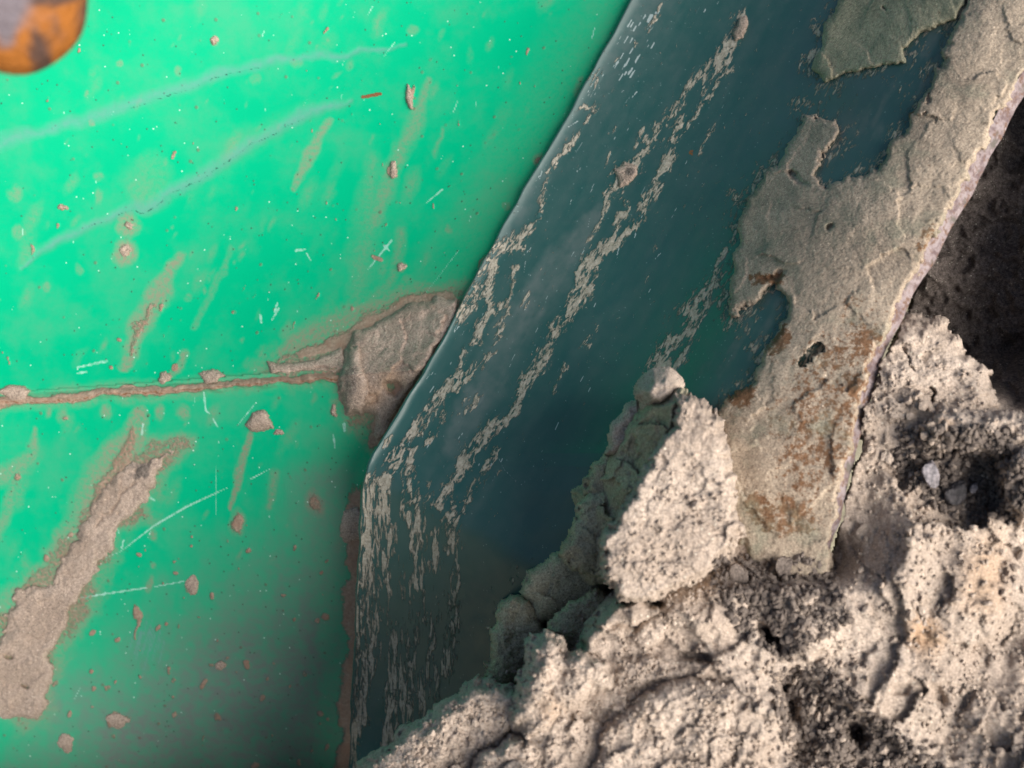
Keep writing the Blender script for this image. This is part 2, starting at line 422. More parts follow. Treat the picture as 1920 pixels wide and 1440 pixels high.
# ------------------------------------------------------------------ green panel: upper and lower sheet
def green_masks(U, V):
    L = {k: np.zeros(U.shape) for k in ('mud', 'stain', 'scratch', 'chip', 'rust', 'dust', 'crack')}
    wu = U + 7 * fbm(U, V, 40, 4, 21); wv = V + 7 * fbm(U, V, 40, 4, 22)
    def S_(lay, pts, w, val=1.0, hard=1.0, warp=True):
        mw = max(w) if not np.isscalar(w) else w
        b = box_of(pts, mw + 12)
        u0, v0, u1, v1 = b
        m = (U >= u0) & (U <= u1) & (V >= v0) & (V <= v1)
        if m.any():
            f = stroke(wu[m] if warp else U[m], wv[m] if warp else V[m], pts, w)
            L[lay][m] = np.maximum(L[lay][m], val * np.clip(f * hard, 0, 1))
    def O_(lay, cx, cy, rx, ry, deg=0, val=1.0, hard=1.5):
        r = max(rx, ry) + 12
        m = (np.abs(U - cx) < r) & (np.abs(V - cy) < r)
        if m.any():
            f = oval(wu[m], wv[m], cx, cy, rx, ry, deg)
            L[lay][m] = np.maximum(L[lay][m], val * np.clip(f * hard, 0, 1))
    # the two long rubbed bands with a crack under each
    c1 = [(-40, 275), (60, 252), (170, 218), (300, 172), (420, 136), (500, 118), (600, 105), (760, 90)]
    c2 = [(40, 500), (70, 470), (170, 425), (300, 375), (400, 315), (500, 250), (560, 214), (620, 195), (660, 186)]
    S_('scratch', c1, [18, 18, 17, 16, 17, 15, 12, 4], .62, 1.1)
    S_('scratch', c2, [6, 10, 14, 16, 18, 16, 18, 14, 4], .62, 1.1)
    S_('stain', c2, [6, 14, 18, 20, 26, 26, 30, 26, 10], .14)
    S_('crack', [(190, 220), (300, 182), (380, 152), (430, 138), (500, 124)], [1, 1.6, 1.8, 1.8, 1], .55, 1.5)
    S_('crack', [(160, 432), (270, 392), (330, 362), (395, 322), (470, 272), (575, 212)], [1, 1.8, 2, 1.8, 2, 1], .58, 1.5)
    S_('rust', [(680, 182), (713, 176)], [4, 4], 1, 2, False)
    # brown dried runs
    S_('stain', [(338, 480), (300, 545), (262, 610), (228, 690)], [10, 24, 26, 12], .95, 1.6)
    S_('mud', [(290, 570), (262, 610), (240, 660)], [8, 20, 10], .6, 1.2)
    S_('stain', [(805, 150), (775, 235), (735, 330), (700, 420)], [8, 22, 22, 18], .62, 1.2)
    S_('stain', [(700, 300), (690, 420), (670, 560)], [22, 40, 30], .38, 1.0)
    S_('stain', [(615, 228), (580, 290), (550, 350)], [10, 13, 7], .75, 1.8)
    S_('stain', [(440, 462), (405, 530), (362, 612)], [7, 10, 8], .34, 1.8)
    S_('stain', [(830, 240), (815, 290)], [6, 8], .5)
    S_('stain', [(1090, 150), (1085, 180)], [9, 12], .8)
    S_('stain', [(350, 660), (335, 690), (320, 705)], [8, 10, 8], .8, 1.6)
    S_('stain', [(755, 440), (735, 520), (700, 560)], [16, 16, 20], .6, 1)
    S_('stain', [(530, 660), (600, 632), (680, 600), (760, 565), (850, 548)], [20, 42, 50, 40, 24], .95, 1.6)
    S_('mud', [(560, 668), (640, 640), (720, 600), (780, 568), (850, 556)], [8, 26, 30, 28, 16], .85, 1.6)
    S_('mud', [(700, 830), (712, 800), (760, 740)], [16, 30, 50], .9, 1.6)
    # seam with rust and mud
    ss = [(x, float(seam_v(np.array([float(x)]))[0]) - 1) for x in range(-240, 700, 40)]
    S_('mud', ss, 10, 1.0, 1.5)
    S_('rust', [(x, y + 3) for x, y in ss], 3.5, .55, 1.2)
    S_('stain', ss, 24, .6, 1.4)
    S_('mud', [(-10, 765), (20, 748), (50, 728)], [14, 18, 8], 1)
    for x, y, r in ((300, 770, 14), (200, 775, 12), (120, 778, 16), (345, 772, 13), (265, 768, 10), (90, 770, 10)): O_('stain', x, y, r, r * 1.5, 10, .8)
    # dried run below the seam and round the cake
    S_('stain', [(262, 770), (245, 830), (205, 900), (165, 990), (120, 1090)], [16, 40, 64, 52, 46], .95, 1.9)
    S_('mud', [(250, 800), (235, 850), (200, 920), (160, 1010), (120, 1100)], [8, 26, 44, 30, 26], .62, 1.5)
    S_('stain', [(-20, 900), (20, 890), (60, 860), (70, 800)], [26, 28, 18, 8], .7, 1.2)
    S_('stain', [(40, 880), (10, 960), (-10, 1010)], [14, 16, 16], .6, 1.2)
    S_('stain', [(468, 815), (450, 870), (428, 950)], [8, 11, 5], 1, 1.8)
    O_('mud', 443, 980, 17, 34, -4, .85); O_('stain', 443, 978, 20, 36, -4, 1)
    O_('mud', 592, 945, 19, 34, -18, .62); O_('stain', 592, 945, 24, 38, -18, 1)
    S_('stain', [(515, 890), (508, 950)], [13, 8], .75)
    O_('mud', 256, 1148, 12, 24, 0, .9); S_('mud', [(256, 1160), (256, 1200)], [8, 3], .9)
    O_('stain', 283, 1096, 9, 16, 0, .9); O_('stain', 286, 1060, 6, 10, 0, .9); O_('stain', 285, 1000, 10, 16, 0, .8)
    O_('mud', 555, 1028, 6, 10, 0, .8); O_('mud', 395, 1250, 12, 6, 0, .6); O_('mud', 463, 1036, 7, 6, 0, .7)
    O_('mud', 38, 895, 11, 16, 0, .7); O_('mud', 122, 784, 10, 8, 0, .8)
    for cx, cy, r, a in ((243, 425, 24, .9), (234, 473, 24, 1), (187, 330, 11, .5), (188, 372, 14, .5), (28, 366, 16, .55), (40, 436, 15, .5), (145, 505, 10, .45), (87, 540, 9, .5),
                         (165, 175, 6, .6), (224, 118, 7, .7), (402, 75, 9, .7), (332, 132, 9, .5), (170, 228, 7, .8), (540, 620, 18, .4), (752, 501, 12, .9), (662, 578, 8, .9),
                         (270, 360, 40, .3), (280, 330, 50, .25), (480, 150, 14, .3), (555, 120, 12, .4), (655, 120, 12, .35), (770, 60, 12, .45), (950, 385, 9, .5), (840, 430, 9, .5), (1010, 300, 14, .9), (955, 385, 8, .6), (350, 560, 8, .4)):
        O_('stain', cx, cy, r, r * 1.15, 15, a, 2.2)
    for cx, cy, rx, ry in ((768, 180, 7, 24), (738, 320, 8, 20), (752, 501, 9, 7), (235, 472, 8, 8), (243, 425, 6, 5), (402, 76, 6, 6), (120, 387, 8, 4), (705, 485, 14, 6), (662, 578, 5, 8), (1010, 300, 10, 8), (900, 500, 10, 26), (330, 685, 9, 12), (208, 690, 6, 6), (222, 635, 6, 6), (85, 1050, 8, 10), (212, 1350, 10, 24), (125, 1390, 14, 18), (600, 1340, 10, 8)):
        O_('mud', cx, cy, rx, ry, 12, 1, 1.7)
    CAKE = [(330, 838), (292, 880), (285, 925), (215, 990), (178, 1075), (118, 1180), (90, 1280), (60, 1352), (-20, 1330), (-40, 1260), (14, 1190), (40, 1112), (120, 1040), (155, 985), (230, 885)]
    SLAB = [(500, 690), (640, 655), (665, 620), (762, 572), (858, 560), (850, 600), (765, 740), (704, 826), (655, 772), (642, 700)]
    for po in (CAKE, SLAB):
        b = box_of(po, 60); m = (U >= b[0]) & (U <= b[2]) & (V >= b[1]) & (V <= b[3])
        if m.any():
            dd = sdpoly(wu[m], wv[m], po) + 20 * fbm(U[m], V[m], 36, 4, 37)
            L['mud'][m] = np.maximum(L['mud'][m], .54 * sstep(-34, 2, dd)); L['stain'][m] = np.maximum(L['stain'][m], .8 * sstep(-46, -4, dd))
    # sharp pale scratches and chips
    def C_(pts, w, val=1.0): S_('chip', pts, w, val, 2.0, False)
    C_([(425, 915), (350, 950), (290, 985), (225, 1035)], [1.2, 2.6, 2.4, 1.2])
    C_([(225, 1035), (180, 1052)], [1.4, .8], .8)
    C_([(505, 880), (470, 898)], [1.0, 2.0]); C_([(135, 1124), (200, 1113), (275, 1102)], [1.6, 2.4, 2.0]); C_([(290, 1100), (345, 1090)], [1.8, 2.2], .8)
    C_([(382, 735), (386, 770), (393, 775)], [2.5, 2.5, 2]); C_([(399, 785), (408, 800)], [2, 2]); C_([(404, 840), (405, 965)], [1.2, 1.2], .62)
    C_([(445, 798), (472, 765), (480, 755)], [1.4, 2, 1], .8); C_([(268, 795), (266, 815)], [3, 2]); C_([(220, 990), (223, 1000)], [1.5, 1.5])
    C_([(145, 689), (200, 677)], [2, 3.5]); C_([(146, 700), (162, 697)], [2.6, 2.6]); C_([(520, 568), (515, 585)], [2, 3]); C_([(555, 470), (572, 468)], [3.5, 2]); C_([(575, 475), (582, 488)], [1.5, 1.5])
    C_([(510, 600), (523, 578)], [2, 2.6]); C_([(488, 590), (490, 605)], [2.5, 3]); C_([(800, 380), (830, 355)], [1.5, 2.5], .9); C_([(690, 505), (735, 450)], [2, 3], .9); C_([(720, 460), (730, 470)], [3, 2])
    C_([(228, 1028), (232, 1012)], [2, 2]); C_([(140, 1310), (150, 1290)], [1.5, 1.5], .8); C_([(276, 930), (290, 938)], [3, 2.5]); C_([(203, 1003), (212, 1000)], [2.6, 2])
    C_([(720, 105), (740, 80)], [1, 1.6], .9); C_([(850, 210), (858, 190)], [1.6, 1.6], .9); C_([(625, 815), (628, 840)], [2.4, 2]); C_([(645, 795), (646, 808)], [4, 3])
    C_([(1115, 52), (1110, 72)], [2, 2], .8); C_([(790, 560), (860, 470)], [1.2, 1.8], .7)
    rs = np.random.RandomState(3)
    for i in range(24):
        x = 250 + rs.rand() * 60; y = 1160 + rs.rand() * 60; l = 15 + rs.rand() * 30
        S_('scratch', [(x, y), (x - .25 * l, y + l)], [1.2, 1.6], .6, 2, False)
    for i in range(230):
        x = rs.rand() * 1200 - 30; y = rs.rand() * 1440; l = 2 + rs.rand() ** 3 * 16; a = 1.0 + rs.rand() * .5
        lay = 'chip' if rs.rand() < .5 else 'mud'
        r = .8 + rs.rand() ** 2 * (1.6 if lay == 'chip' else 4.5)
        S_(lay, [(x, y), (x - math.cos(a) * l, y + math.sin(a) * l)], [r, r * .6], .6 + .4 * rs.rand(), 2, lay == 'mud')
    for i in range(70):          # more pits and dried spatter in the lower part
        x = 60 + rs.rand() * 560; y = 1000 + rs.rand() * 440; r = 2.5 + rs.rand() ** 2 * 8
        O_('mud', x, y, r, r * (1 + rs.rand() * .5), 20, .55 + .5 * rs.rand(), 2)
    for i in range(190):
        x = rs.rand() * 1150; y = rs.rand() * 1100; r = 4 + rs.rand() ** 2 * 22
        O_('stain', x, y, r * .7, r * 1.8, 24, .15 + .35 * rs.rand(), 1.2)
    # grey dust that settles on the low part and rubs off along the plate
    w = wcoord(U, V)
    L['dust'] = sstep(1010, 1340, w + 50 * fbm(U, V, 130, 4, 9) + 25 * fbm(U, V * .3, 26, 3, 10)) * sstep(655, 600, U + .06 * (V - 1000) + 10 * fbm(U, V, 60, 3, 13)) * .93
    L['dust'] = np.maximum(L['dust'], .6 * sstep(840, 900, V) * sstep(470, 600, U) * sstep(680, 640, U))
    L['mud'] = np.maximum(L['mud'], .9 * sstep(36, 12, edge_u(V) - U + 8 * fbm(U, V, 30, 3, 15)) * sstep(860, 960, V))
    L['mud'] = np.maximum(L['mud'], .8 * np.clip(oval(wu, wv, 655, 990, 26, 50) * 1.5, 0, 1))
    L['stain'] = np.maximum(L['stain'], 0.14 * sstep(170, 30, edge_u(V) - U + 30 * fbm(U, V, 70, 4, 16)))
    return L
pan = tag(empty('green_panel', P(300., 700., 0.)), 'bright green painted steel panel with scratches, dried mud runs and a rusty seam', 'metal panel')
U, V = grid(-260, -240, 1420, 800, 2.5)
keep = (V <= seam_v(U) + 3) & (U < edge_u(V) + 90)
L = green_masks(U, V)
H = h_upper(U, V) + 4.5 * sstep(11, 3, np.abs(V - seam_v(U) + 4 * fbm(U, V, 30, 3, 36))) * (1 + .7 * fbm(U, V, 16, 3, 35)) + 1.6 * sstep(.4, .8, L['mud']) * (1 + fbm(U, V, 18, 4, 31)) - 2 * L['scratch'] + 1.2 * fbm(U, V, 300, 3, 33)
relief('upper_sheet', U, V, H, keep, M_GREEN, pan, L, 18)
U, V = grid(-260, 690, 900, 1640, 2.5)
keep = (V >= seam_v(U) - 18) & (U < edge_u(V) + 110)
L = green_masks(U, V)
H = h_lower(U, V) + 4.5 * sstep(11, 3, np.abs(V - seam_v(U) + 4 * fbm(U, V, 30, 3, 36))) * (1 + .7 * fbm(U, V, 16, 3, 35)) + 1.8 * sstep(.4, .8, L['mud']) * (1 + fbm(U, V, 18, 4, 31)) + 1.2 * fbm(U, V, 300, 3, 34)
relief('lower_sheet', U, V, H, keep, M_GREEN, pan, L, 18)

CRUST_TOP = [(1590, -240), (1580, 0), (1545, 45), (1540, 85), (1524, 125), (1548, 158), (1622, 126), (1660, 120), (1696, 114), (1692, 90), (1722, 62), (1795, 38), (1815, 0), (1880, -240)]
crust2 = [(1500, 214), (1530, 222), (1562, 224), (1577, 246), (1548, 285), (1532, 312), (1524, 332), (1548, 352), (1600, 335), (1640, 320), (1668, 275), (1692, 248), (1722, 200), (1745, 160), (1785, 65), (1802, 20), (1826, -20), (1900, -240), (2120, -240)] + \
         [(float(right_u(np.array(float(v)))) + 2, v) for v in range(-200, 1080, 40)] + \
         [(1555, 1080), (1480, 1080), (1400, 1040), (1360, 930), (1345, 840), (1340, 785), (1360, 752), (1410, 716), (1422, 690), (1448, 630), (1478, 592), (1478, 560), (1452, 535), (1430, 560), (1372, 594), (1368, 545), (1382, 490), (1384, 425), (1402, 362), (1440, 322), (1480, 275)]
# ------------------------------------------------------------------ dark teal plate bent over the panel
def plate_masks(U, V):
    L = {k: np.zeros(U.shape) for k in ('mud', 'film', 'chip', 'rust')}
    wu = U + 9 * fbm(U, V, 34, 5, 41, .6); wv = V + 9 * fbm(U, V, 34, 5, 42, .6)
    al = (-.4945 * U + .869 * V); ac = (.869 * U + .4945 * V)
    st = fbm(ac, al * .22, 16, 4, 43)                          # grain along the soil flow
    stv = fbm(U, V * .14, 13, 4, 44)                           # vertical grain below the bend
    br = fbm(ac, al * .45, 22, 4, 45, .6, True)
    def band(pts, w, val=1.0, grain=.5, hard=1.3):
        w = [1.3 * x for x in w]
        b = box_of(pts, max(w) + 14)
        m = (U >= b[0]) & (U <= b[2]) & (V >= b[1]) & (V <= b[3])
        if m.any():
            f = np.clip(stroke(wu[m], wv[m], pts, w) * hard, 0, 1)
            L['mud'][m] = np.maximum(L['mud'][m], np.clip(.66 * val * f * (1 - grain + grain * (1 + 1.2 * br[m])), 0, 1))
    band([(1392, 15), (1388, 40), (1372, 90)], [8, 16, 18], 1, .2)
    band([(1372, 80), (1355, 120), (1312, 140), (1285, 180)], [20, 28, 16, 8], .9, .5)
    band([(1372, 110), (1330, 175), (1290, 235), (1272, 265)], [10, 8, 6, 3], .7, .7)
    band([(1288, 172), (1258, 215), (1225, 255), (1195, 300)], [7, 16, 10, 6], .95, .3)
    band([(1275, 220), (1262, 280), (1235, 330), (1205, 390), (1185, 430), (1130, 475), (1105, 515)], [14, 14, 12, 12, 12, 8, 12], .8, .75)
    band([(1195, 312), (1165, 330), (1145, 365), (1130, 410)], [18, 24, 14, 5], .95, .3)
    band([(1172, 360), (1176, 395), (1150, 440), (1110, 480), (1085, 540), (1055, 590)], [5, 9, 8, 16, 12, 10], .85, .6)
    band([(1105, 530), (1085, 570), (1045, 610), (1025, 650)], [14, 20, 18, 10], .85, .6)
    band([(1035, 640), (1010, 680), (990, 715), (975, 745)], [10, 18, 18, 8], 1, .2)
    band([(985, 740), (950, 780), (915, 812), (880, 850), (850, 900), (822, 950)], [9, 14, 18, 20, 16, 12], .95, .45)
    band([(930, 840), (905, 890), (880, 930), (860, 970)], [10, 12, 12, 8], .7, .7)
    band([(1062, 685), (1040, 730)], [5, 5], .7, .6)
    band([(992, 425), (965, 460), (930, 470), (905, 500), (885, 555), (862, 590)], [10, 20, 24, 22, 22, 20], .85, .35)
    band([(930, 480), (918, 560), (905, 620), (888, 650)], [10, 14, 12, 7], 1, .25)
    band([(970, 500), (945, 570), (925, 590)], [6, 7, 7], .8, .6)
    band([(955, 575), (935, 625), (925, 660), (890, 690), (858, 725)], [5, 10, 8, 12, 8], .8, .55)
    band([(872, 655), (860, 700), (825, 740), (790, 790), (755, 835), (735, 870)], [7, 14, 16, 18, 16, 20], .8, .6)
    band([(850, 720), (820, 790), (800, 830)], [8, 12, 10], .7, .65)
    band([(775, 840), (760, 890), (775, 940)], [10, 14, 10], .8, .5)
    band([(1020, 370), (1000, 420), (980, 460)], [4, 6, 6], .6, .7)
    band([(1128, 195), (1080, 250), (1035, 320), (1010, 380)], [9, 8, 7, 6], .55, .95)
    band([(1090, 205), (1110, 205)], [8, 10], .7, .6)
    band([(1240, 10), (1205, 60), (1190, 90)], [5, 8, 4], .55, .9)
    band([(1365, 468), (1340, 530), (1300, 585), (1270, 640), (1225, 700)], [7, 20, 30, 34, 26], .68, 1.0)
    band([(1310, 570), (1275, 640), (1240, 690)], [8, 12, 12], .75, .7)
    band([(1265, 690), (1295, 640)], [9, 9], .8, .5)
    near = (U > 1180) & (V < 1100)
    if near.any():
        dd = np.maximum(sdpoly(wu[near], wv[near], CRUST_TOP), sdpoly(wu[near], wv[near], crust2))
        L['mud'][near] = np.maximum(L['mud'][near], (.5 + .14 * fbm(U[near], V[near], 90, 3, 59)) * sstep(-46, -2, dd + 22 * fbm(U[near], V[near], 40, 4, 57)))
    # loose flecks along the flow
    fl = sstep(.62, .95, st * .9 + .35 * fbm(U, V, 260, 2, 46))
    L['mud'] = np.maximum(L['mud'], .62 * fl * sstep(330, 200, (U - edge_u(V)) * .869) * (V < 930))
    # below the bend: mud strip along the edge and vertical runs
    s = U - edge_u(V)
    low = sstep(868, 905, V - .35 * np.maximum(s - 60, 0))
    strip = sstep(62, 42, s + 12 * fbm(U, V, 34, 4, 47) + np.maximum(V - 1090, 0) * .10) * sstep(872, 895, V)
    L['mud'] = np.maximum(L['mud'], .86 * strip * (.8 + .35 * stv))
    run = np.clip(.50 + .75 * stv - .25 * np.abs(U - 800) / 70, 0, 1) * low * sstep(700, 730, U) * sstep(905, 860, U + .02 * V)
    L['mud'] = np.maximum(L['mud'], .8 * run)
    for pts, w in (([(765, 965), (772, 1010), (780, 1060), (785, 1110)], [10, 10, 9, 5]), ([(850, 965), (845, 990), (838, 1040)], [20, 18, 4]), ([(812, 1150), (808, 1210), (795, 1270)], [5, 10, 10]),
                   ([(860, 1080), (850, 1140), (848, 1190), (835, 1260)], [5, 9, 16, 14]), ([(765, 1200), (770, 1250)], [6, 8]), ([(735, 1290), (725, 1420)], [14, 14])):
        band(pts, w, .95, .3)
    band([(955, 1055), (965, 1085)], [3, 5], .6, .5); band([(972, 1050), (975, 1080)], [3, 4], .5, .6)
    # greyer rubbed film, sky sheen painted along the top left edge, paint scratches
    L['film'] = .75 * np.clip(stroke(wu, wv, [(1130, 390), (1060, 480), (960, 620), (900, 740), (850, 840)], [16, 46, 54, 50, 30]) * 1.6, 0, 1) * (.8 + .3 * st)
    L['film'] = np.maximum(L['film'], .17 + .10 * st + .5 * sstep(110, 0, s) * sstep(420, -60, V))  # pale top left edge paints in the sky sheen
    L['film'] = np.maximum(L['film'], .5 * np.clip(stroke(wu, wv, [(1180, -20), (1080, 200), (960, 420), (900, 520)], [40, 46, 36, 20]) * 1.2, 0, 1))  # painted sheen continued down the upper left edge
    L['film'] = np.maximum(L['film'], .30 * np.clip(stroke(wu, wv, [(935, 880), (885, 960), (850, 1010)], [12, 22, 8]), 0, 1))
    L['film'] = np.maximum(L['film'], .14 * np.clip(.3 + stv, 0, 1) * low)
    L['film'] = np.maximum(L['film'], (.16 + .5 * sstep(-.2, .8, st + .6 * fbm(U, V, 70, 5, 48, .65))) * sstep(370, 460, (U - edge_u(V)) * .869 + 30 * fbm(U, V, 50, 4, 49)))
    rs = np.random.RandomState(5)
    def C_(pts, w, val):
        b = box_of(pts, 6); m = (U >= b[0]) & (U <= b[2]) & (V >= b[1]) & (V <= b[3])
        if m.any(): L['chip'][m] = np.maximum(L['chip'][m], val * np.clip(stroke(U[m], V[m], pts, w) * 2, 0, 1))
    for i in range(120):
        t = rs.rand(); v = rs.rand() * 900; u = edge_u(v) + 12 + rs.rand() ** 1.6 * 330; l = 3 + rs.rand() ** 2 * 22; a = 1.05 + .25 * rs.randn() * .6
        C_([(u, v), (u - math.cos(a) * l, v + math.sin(a) * l)], [.8 + rs.rand(), .8], .5 + .5 * rs.rand())
    for i in range(30):
        v = 20 + rs.rand() * 120; u = 1195 + rs.rand() * 60 - v * .35; l = 4 + rs.rand() * 14
        C_([(u, v), (u - .5 * l, v + .86 * l)], [2, 1.5], .9)
    C_([(930, 850), (945, 880), (970, 905)], [1.2, 1.2, 1], .55); C_([(935, 880), (905, 935)], [1.5, 1], .5)
    s_ = U - edge_u(V); k_ = sstep(860, 930, V - .62 * np.maximum(s_, 0))
    L['across'] = ac; L['along'] = al; L['side'] = U * 1.0; L['down'] = V * 1.0; L['bend'] = k_
    L['rust'] = np.clip(oval(U, V, 1180, 318, 14, 11) * 2, 0, 1) * .8
    L['rust'] = np.maximum(L['rust'], np.clip(oval(U, V, 1296, 286, 7, 9) * 2, 0, 1) * .6)
    return L
plate = tag(empty('bent_plate', P(1200., 500., 200.)), 'dark teal steel plate bent at its lower end, streaked with mud, overlapping the green panel', 'metal plate')
NS = 430
def plate_piece(name, v0, v1, shear):
    rows = np.arange(v0, v1 + .1, 2.5)
    sgrid = np.linspace(0, 1, NS)
    Vs = np.repeat(rows[:, None], NS, 1)
    Vs = Vs + np.linspace(0, 1, NS)[None, :] * 0
    Us = edge_u(Vs) + sgrid[None, :] * (right_u(Vs) - edge_u(Vs))
    return Us, Vs
# lip: three extra columns wrap the left edge down to the panel; a bevel and lower face finish the right edge
def build_plate():
    rows = np.arange(-240, 1640.1, 2.5)
    V0 = np.repeat(rows[:, None], NS, 1)
    t = np.linspace(0, 1, NS)[None, :]
    U0 = edge_u(V0) + t * (right_u(V0) - edge_u(V0))
    H0 = h_plate(U0, V0)
    L = plate_masks(U0, V0)
    H0 = H0 + 1.0 * sstep(.4, .7, L['mud']) * (1 + .8 * fbm(U0, V0, 14, 3, 51)) + .8 * fbm(U0, V0, 260, 3, 52)
    uL = U0[:, :1] + 1.5 * fbm(V0[:, :1] * 0 + 3, V0[:, :1], 22, 3, 53)
    eL = [(uL - 3, H0[:, :1] - 6), (uL - 3.5, H0[:, :1] - 16), (uL + 2, H0[:, :1] - 40)]
    Uf = np.concatenate([e[0] for e in eL[::-1]] + [U0], 1); Vf = np.concatenate([V0[:, :1]] * 3 + [V0], 1); Hf = np.concatenate([e[1] for e in eL[::-1]] + [H0], 1)
    La = {k: np.concatenate([x[:, :1] * 0] * 3 + [x], 1) for k, x in L.items()}
    fold = 868 + .62 * (U0 - edge_u(V0))
    idx = np.arange(Uf.size).reshape(Uf.shape)
    q = np.stack([idx[:-1, :-1].ravel(), idx[1:, :-1].ravel(), idx[1:, 1:].ravel(), idx[:-1, 1:].ravel()], 1)
    W = P(Uf.ravel(), Vf.ravel(), Hf.ravel())
    sfull = np.concatenate([np.zeros((len(rows), 3)), U0 - edge_u(V0)], 1).ravel()
    lowv = (Vf.ravel() - 868 - .62 * sfull) > 0
    lowq = lowv[q].sum(1) >= 2
    for name, sel in (('plate_face', ~lowq), ('lower_flange', lowq)):
        qq = q[sel]; used = np.unique(qq); rm = np.full(Uf.size, -1); rm[used] = np.arange(len(used))
        link_mesh(name, W[used], rm[qq], M_PLATE, plate, {k: x.ravel()[used] for k, x in La.items()})
    # right edge: worn bevel then the cut face
    cols = np.linspace(0, 1, 14)[None, :]
    Ve = np.repeat(rows[:, None], 14, 1)
    wdt = strip_w(Ve) + 4 * fbm(Ve, Ve * 0, 60, 3, 55)
    Ue = right_u(Ve) + cols * wdt - 2
    He = H0[:, -1:] + 3 - 15 * cols ** 1.3 + 2 * fbm(Ue, Ve, 24, 4, 56) * np.sin(cols * math.pi)
    Ue = np.concatenate([Ue, Ue[:, -1:] - 30], 1); Ve = np.concatenate([Ve, Ve[:, -1:]], 1); He = np.concatenate([He, He[:, -1:] - 40], 1)
    i2 = np.arange(Ue.size).reshape(Ue.shape)
    q2 = np.stack([i2[:-1, :-1].ravel(), i2[1:, :-1].ravel(), i2[1:, 1:].ravel(), i2[:-1, 1:].ravel()], 1)
    e = link_mesh('plate_edge', P(Ue.ravel(), Ve.ravel(), He.ravel()), q2, M_EDGE, plate)
    e['label'] = 'worn bare edge of the plate, grey and purple with rust'
build_plate()

# ------------------------------------------------------------------ soil and mud pieces
def piece(name, poly, base, thick, mat, label=None, cat=None, group=None, edge=10, rough=3, seed=0, warp=6, step=2.2, drop=1.2, size=60, wet=None, ochre=None, rust=None,
          cull=None, pits=(), back=14, side=3.0, wsize=30, crack=(), keepfn=None, fac=0.0, flat_edge=False):
    """a lump or crust over an outline: rises from base to base+thick within `edge` px of its outline, falls off outside it"""
    b = box_of(poly, warp + 12 + max(thick / max(side, .2), 6 * drop if keepfn is None else 112))
    U, V = grid(*b, step)
    wu = U + warp * fbm(U, V, wsize, 5, seed + 61, .6); wv = V + warp * fbm(U, V, wsize, 5, seed + 62, .6)
    sd = sdpoly(wu, wv, poly)
    t = np.clip(sd / edge, 0, 1); prof = np.sqrt(np.clip(1 - (1 - t) ** 2, 0, 1)) if not flat_edge else t
    B = base(U, V)
    H = B + thick * prof
    inn = sstep(-2, edge * 1.2, sd)
    H = H + rough * inn * (fbm(U, V, size, 5, seed + 63, .6) + .2 * fbm(U, V, size * .35, 5, seed + 64, .5, True) + .06 * fbm(U, V, 7, 2, seed + 65))
    if fac: H = H + inn * fac * (facets(wu + 3 * fbm(U, V, 14, 3, seed + 67), wv + 3 * fbm(U, V, 14, 3, seed + 68), size * .9, seed + 66) + .3 * facets(wu, wv, size * .38, seed + 69))
    for (px, py, rx, ry, deg, dp) in pits:
        H = H - dp * sstep(0, .7, oval(wu, wv, px, py, rx, ry, deg))
    for pts, w, dp in crack:
        H = H - dp * sstep(0, .6, stroke(wu, wv, pts, w))
    H = np.where(sd < 0, H + sd * side, H)
    keep = (sd > -drop * 6) if keepfn is None else keepfn(wu, wv, sd)
    if cull is not None: keep &= H > cull(U, V) - 8
    at = {'wet': np.zeros(U.shape), 'ochre': np.zeros(U.shape), 'rust': np.zeros(U.shape)}
    for k, spec in (('wet', wet), ('ochre', ochre), ('rust', rust)):
        for (px, py, rx, ry, deg, val) in (spec or ()):
            at[k] = np.maximum(at[k], val * np.clip(1.6 * oval(wu, wv, px, py, rx, ry, deg), 0, 1))
    o = relief(name, U, V, H, keep, mat, None, at, back)
    return tag(o, label, cat, group)

hg = h_green; hp = h_plate
G_M = 'pieces of dried mud stuck to the green panel'
piece('mud_slab', [(645, 655), (665, 620), (720, 602), (762, 572), (820, 556), (858, 560), (850, 600), (828, 640), (800, 682), (765, 740), (725, 800), (704, 826), (700, 780), (684, 776), (655, 772), (642, 735), (640, 695)],
      hg, 20, M_MUD, 'thick slab of dried brown mud wedged against the plate at the end of the seam', 'mud', G_M, edge=16, rough=6, fac=.3, seed=1, wet=[(664, 690, 16, 60, 0, .8), (672, 640, 26, 24, 0, .5)],  # dark ovals paint the shadow side at the slab's left end
      pits=[(738, 728, 22, 20, 0, 26)], crack=[([(690, 735), (705, 740), (708, 755)], [2, 4, 2], 8), ([(800, 620), (825, 632)], [2, 3], 5)], ochre=[(700, 745, 30, 30, 0, .5), (735, 715, 34, 30, 0, .4)])
piece('mud_lip', [(640, 700), (652, 650), (672, 648), (684, 690), (690, 740), (680, 776), (655, 774), (642, 740)], lambda u, v: hg(u, v) + 12, 30, M_MUD,
      'curled grey lip of mud at the left end of the big slab', 'mud', G_M, edge=18, rough=4, seed=2, wet=[(656, 720, 22, 60, 0, .7)], back=36)  # dark oval paints shade on the left of the lip
piece('mud_strip', [(500, 676), (545, 680), (585, 676), (640, 655), (650, 690), (600, 697), (550, 700), (505, 700)], hg, 12, M_MUD, 'thin ridge of dried mud running along the seam to the big slab', 'mud', G_M, edge=8, rough=3, seed=3, crack=[([(590, 690), (630, 686)], [3, 3], 8)])
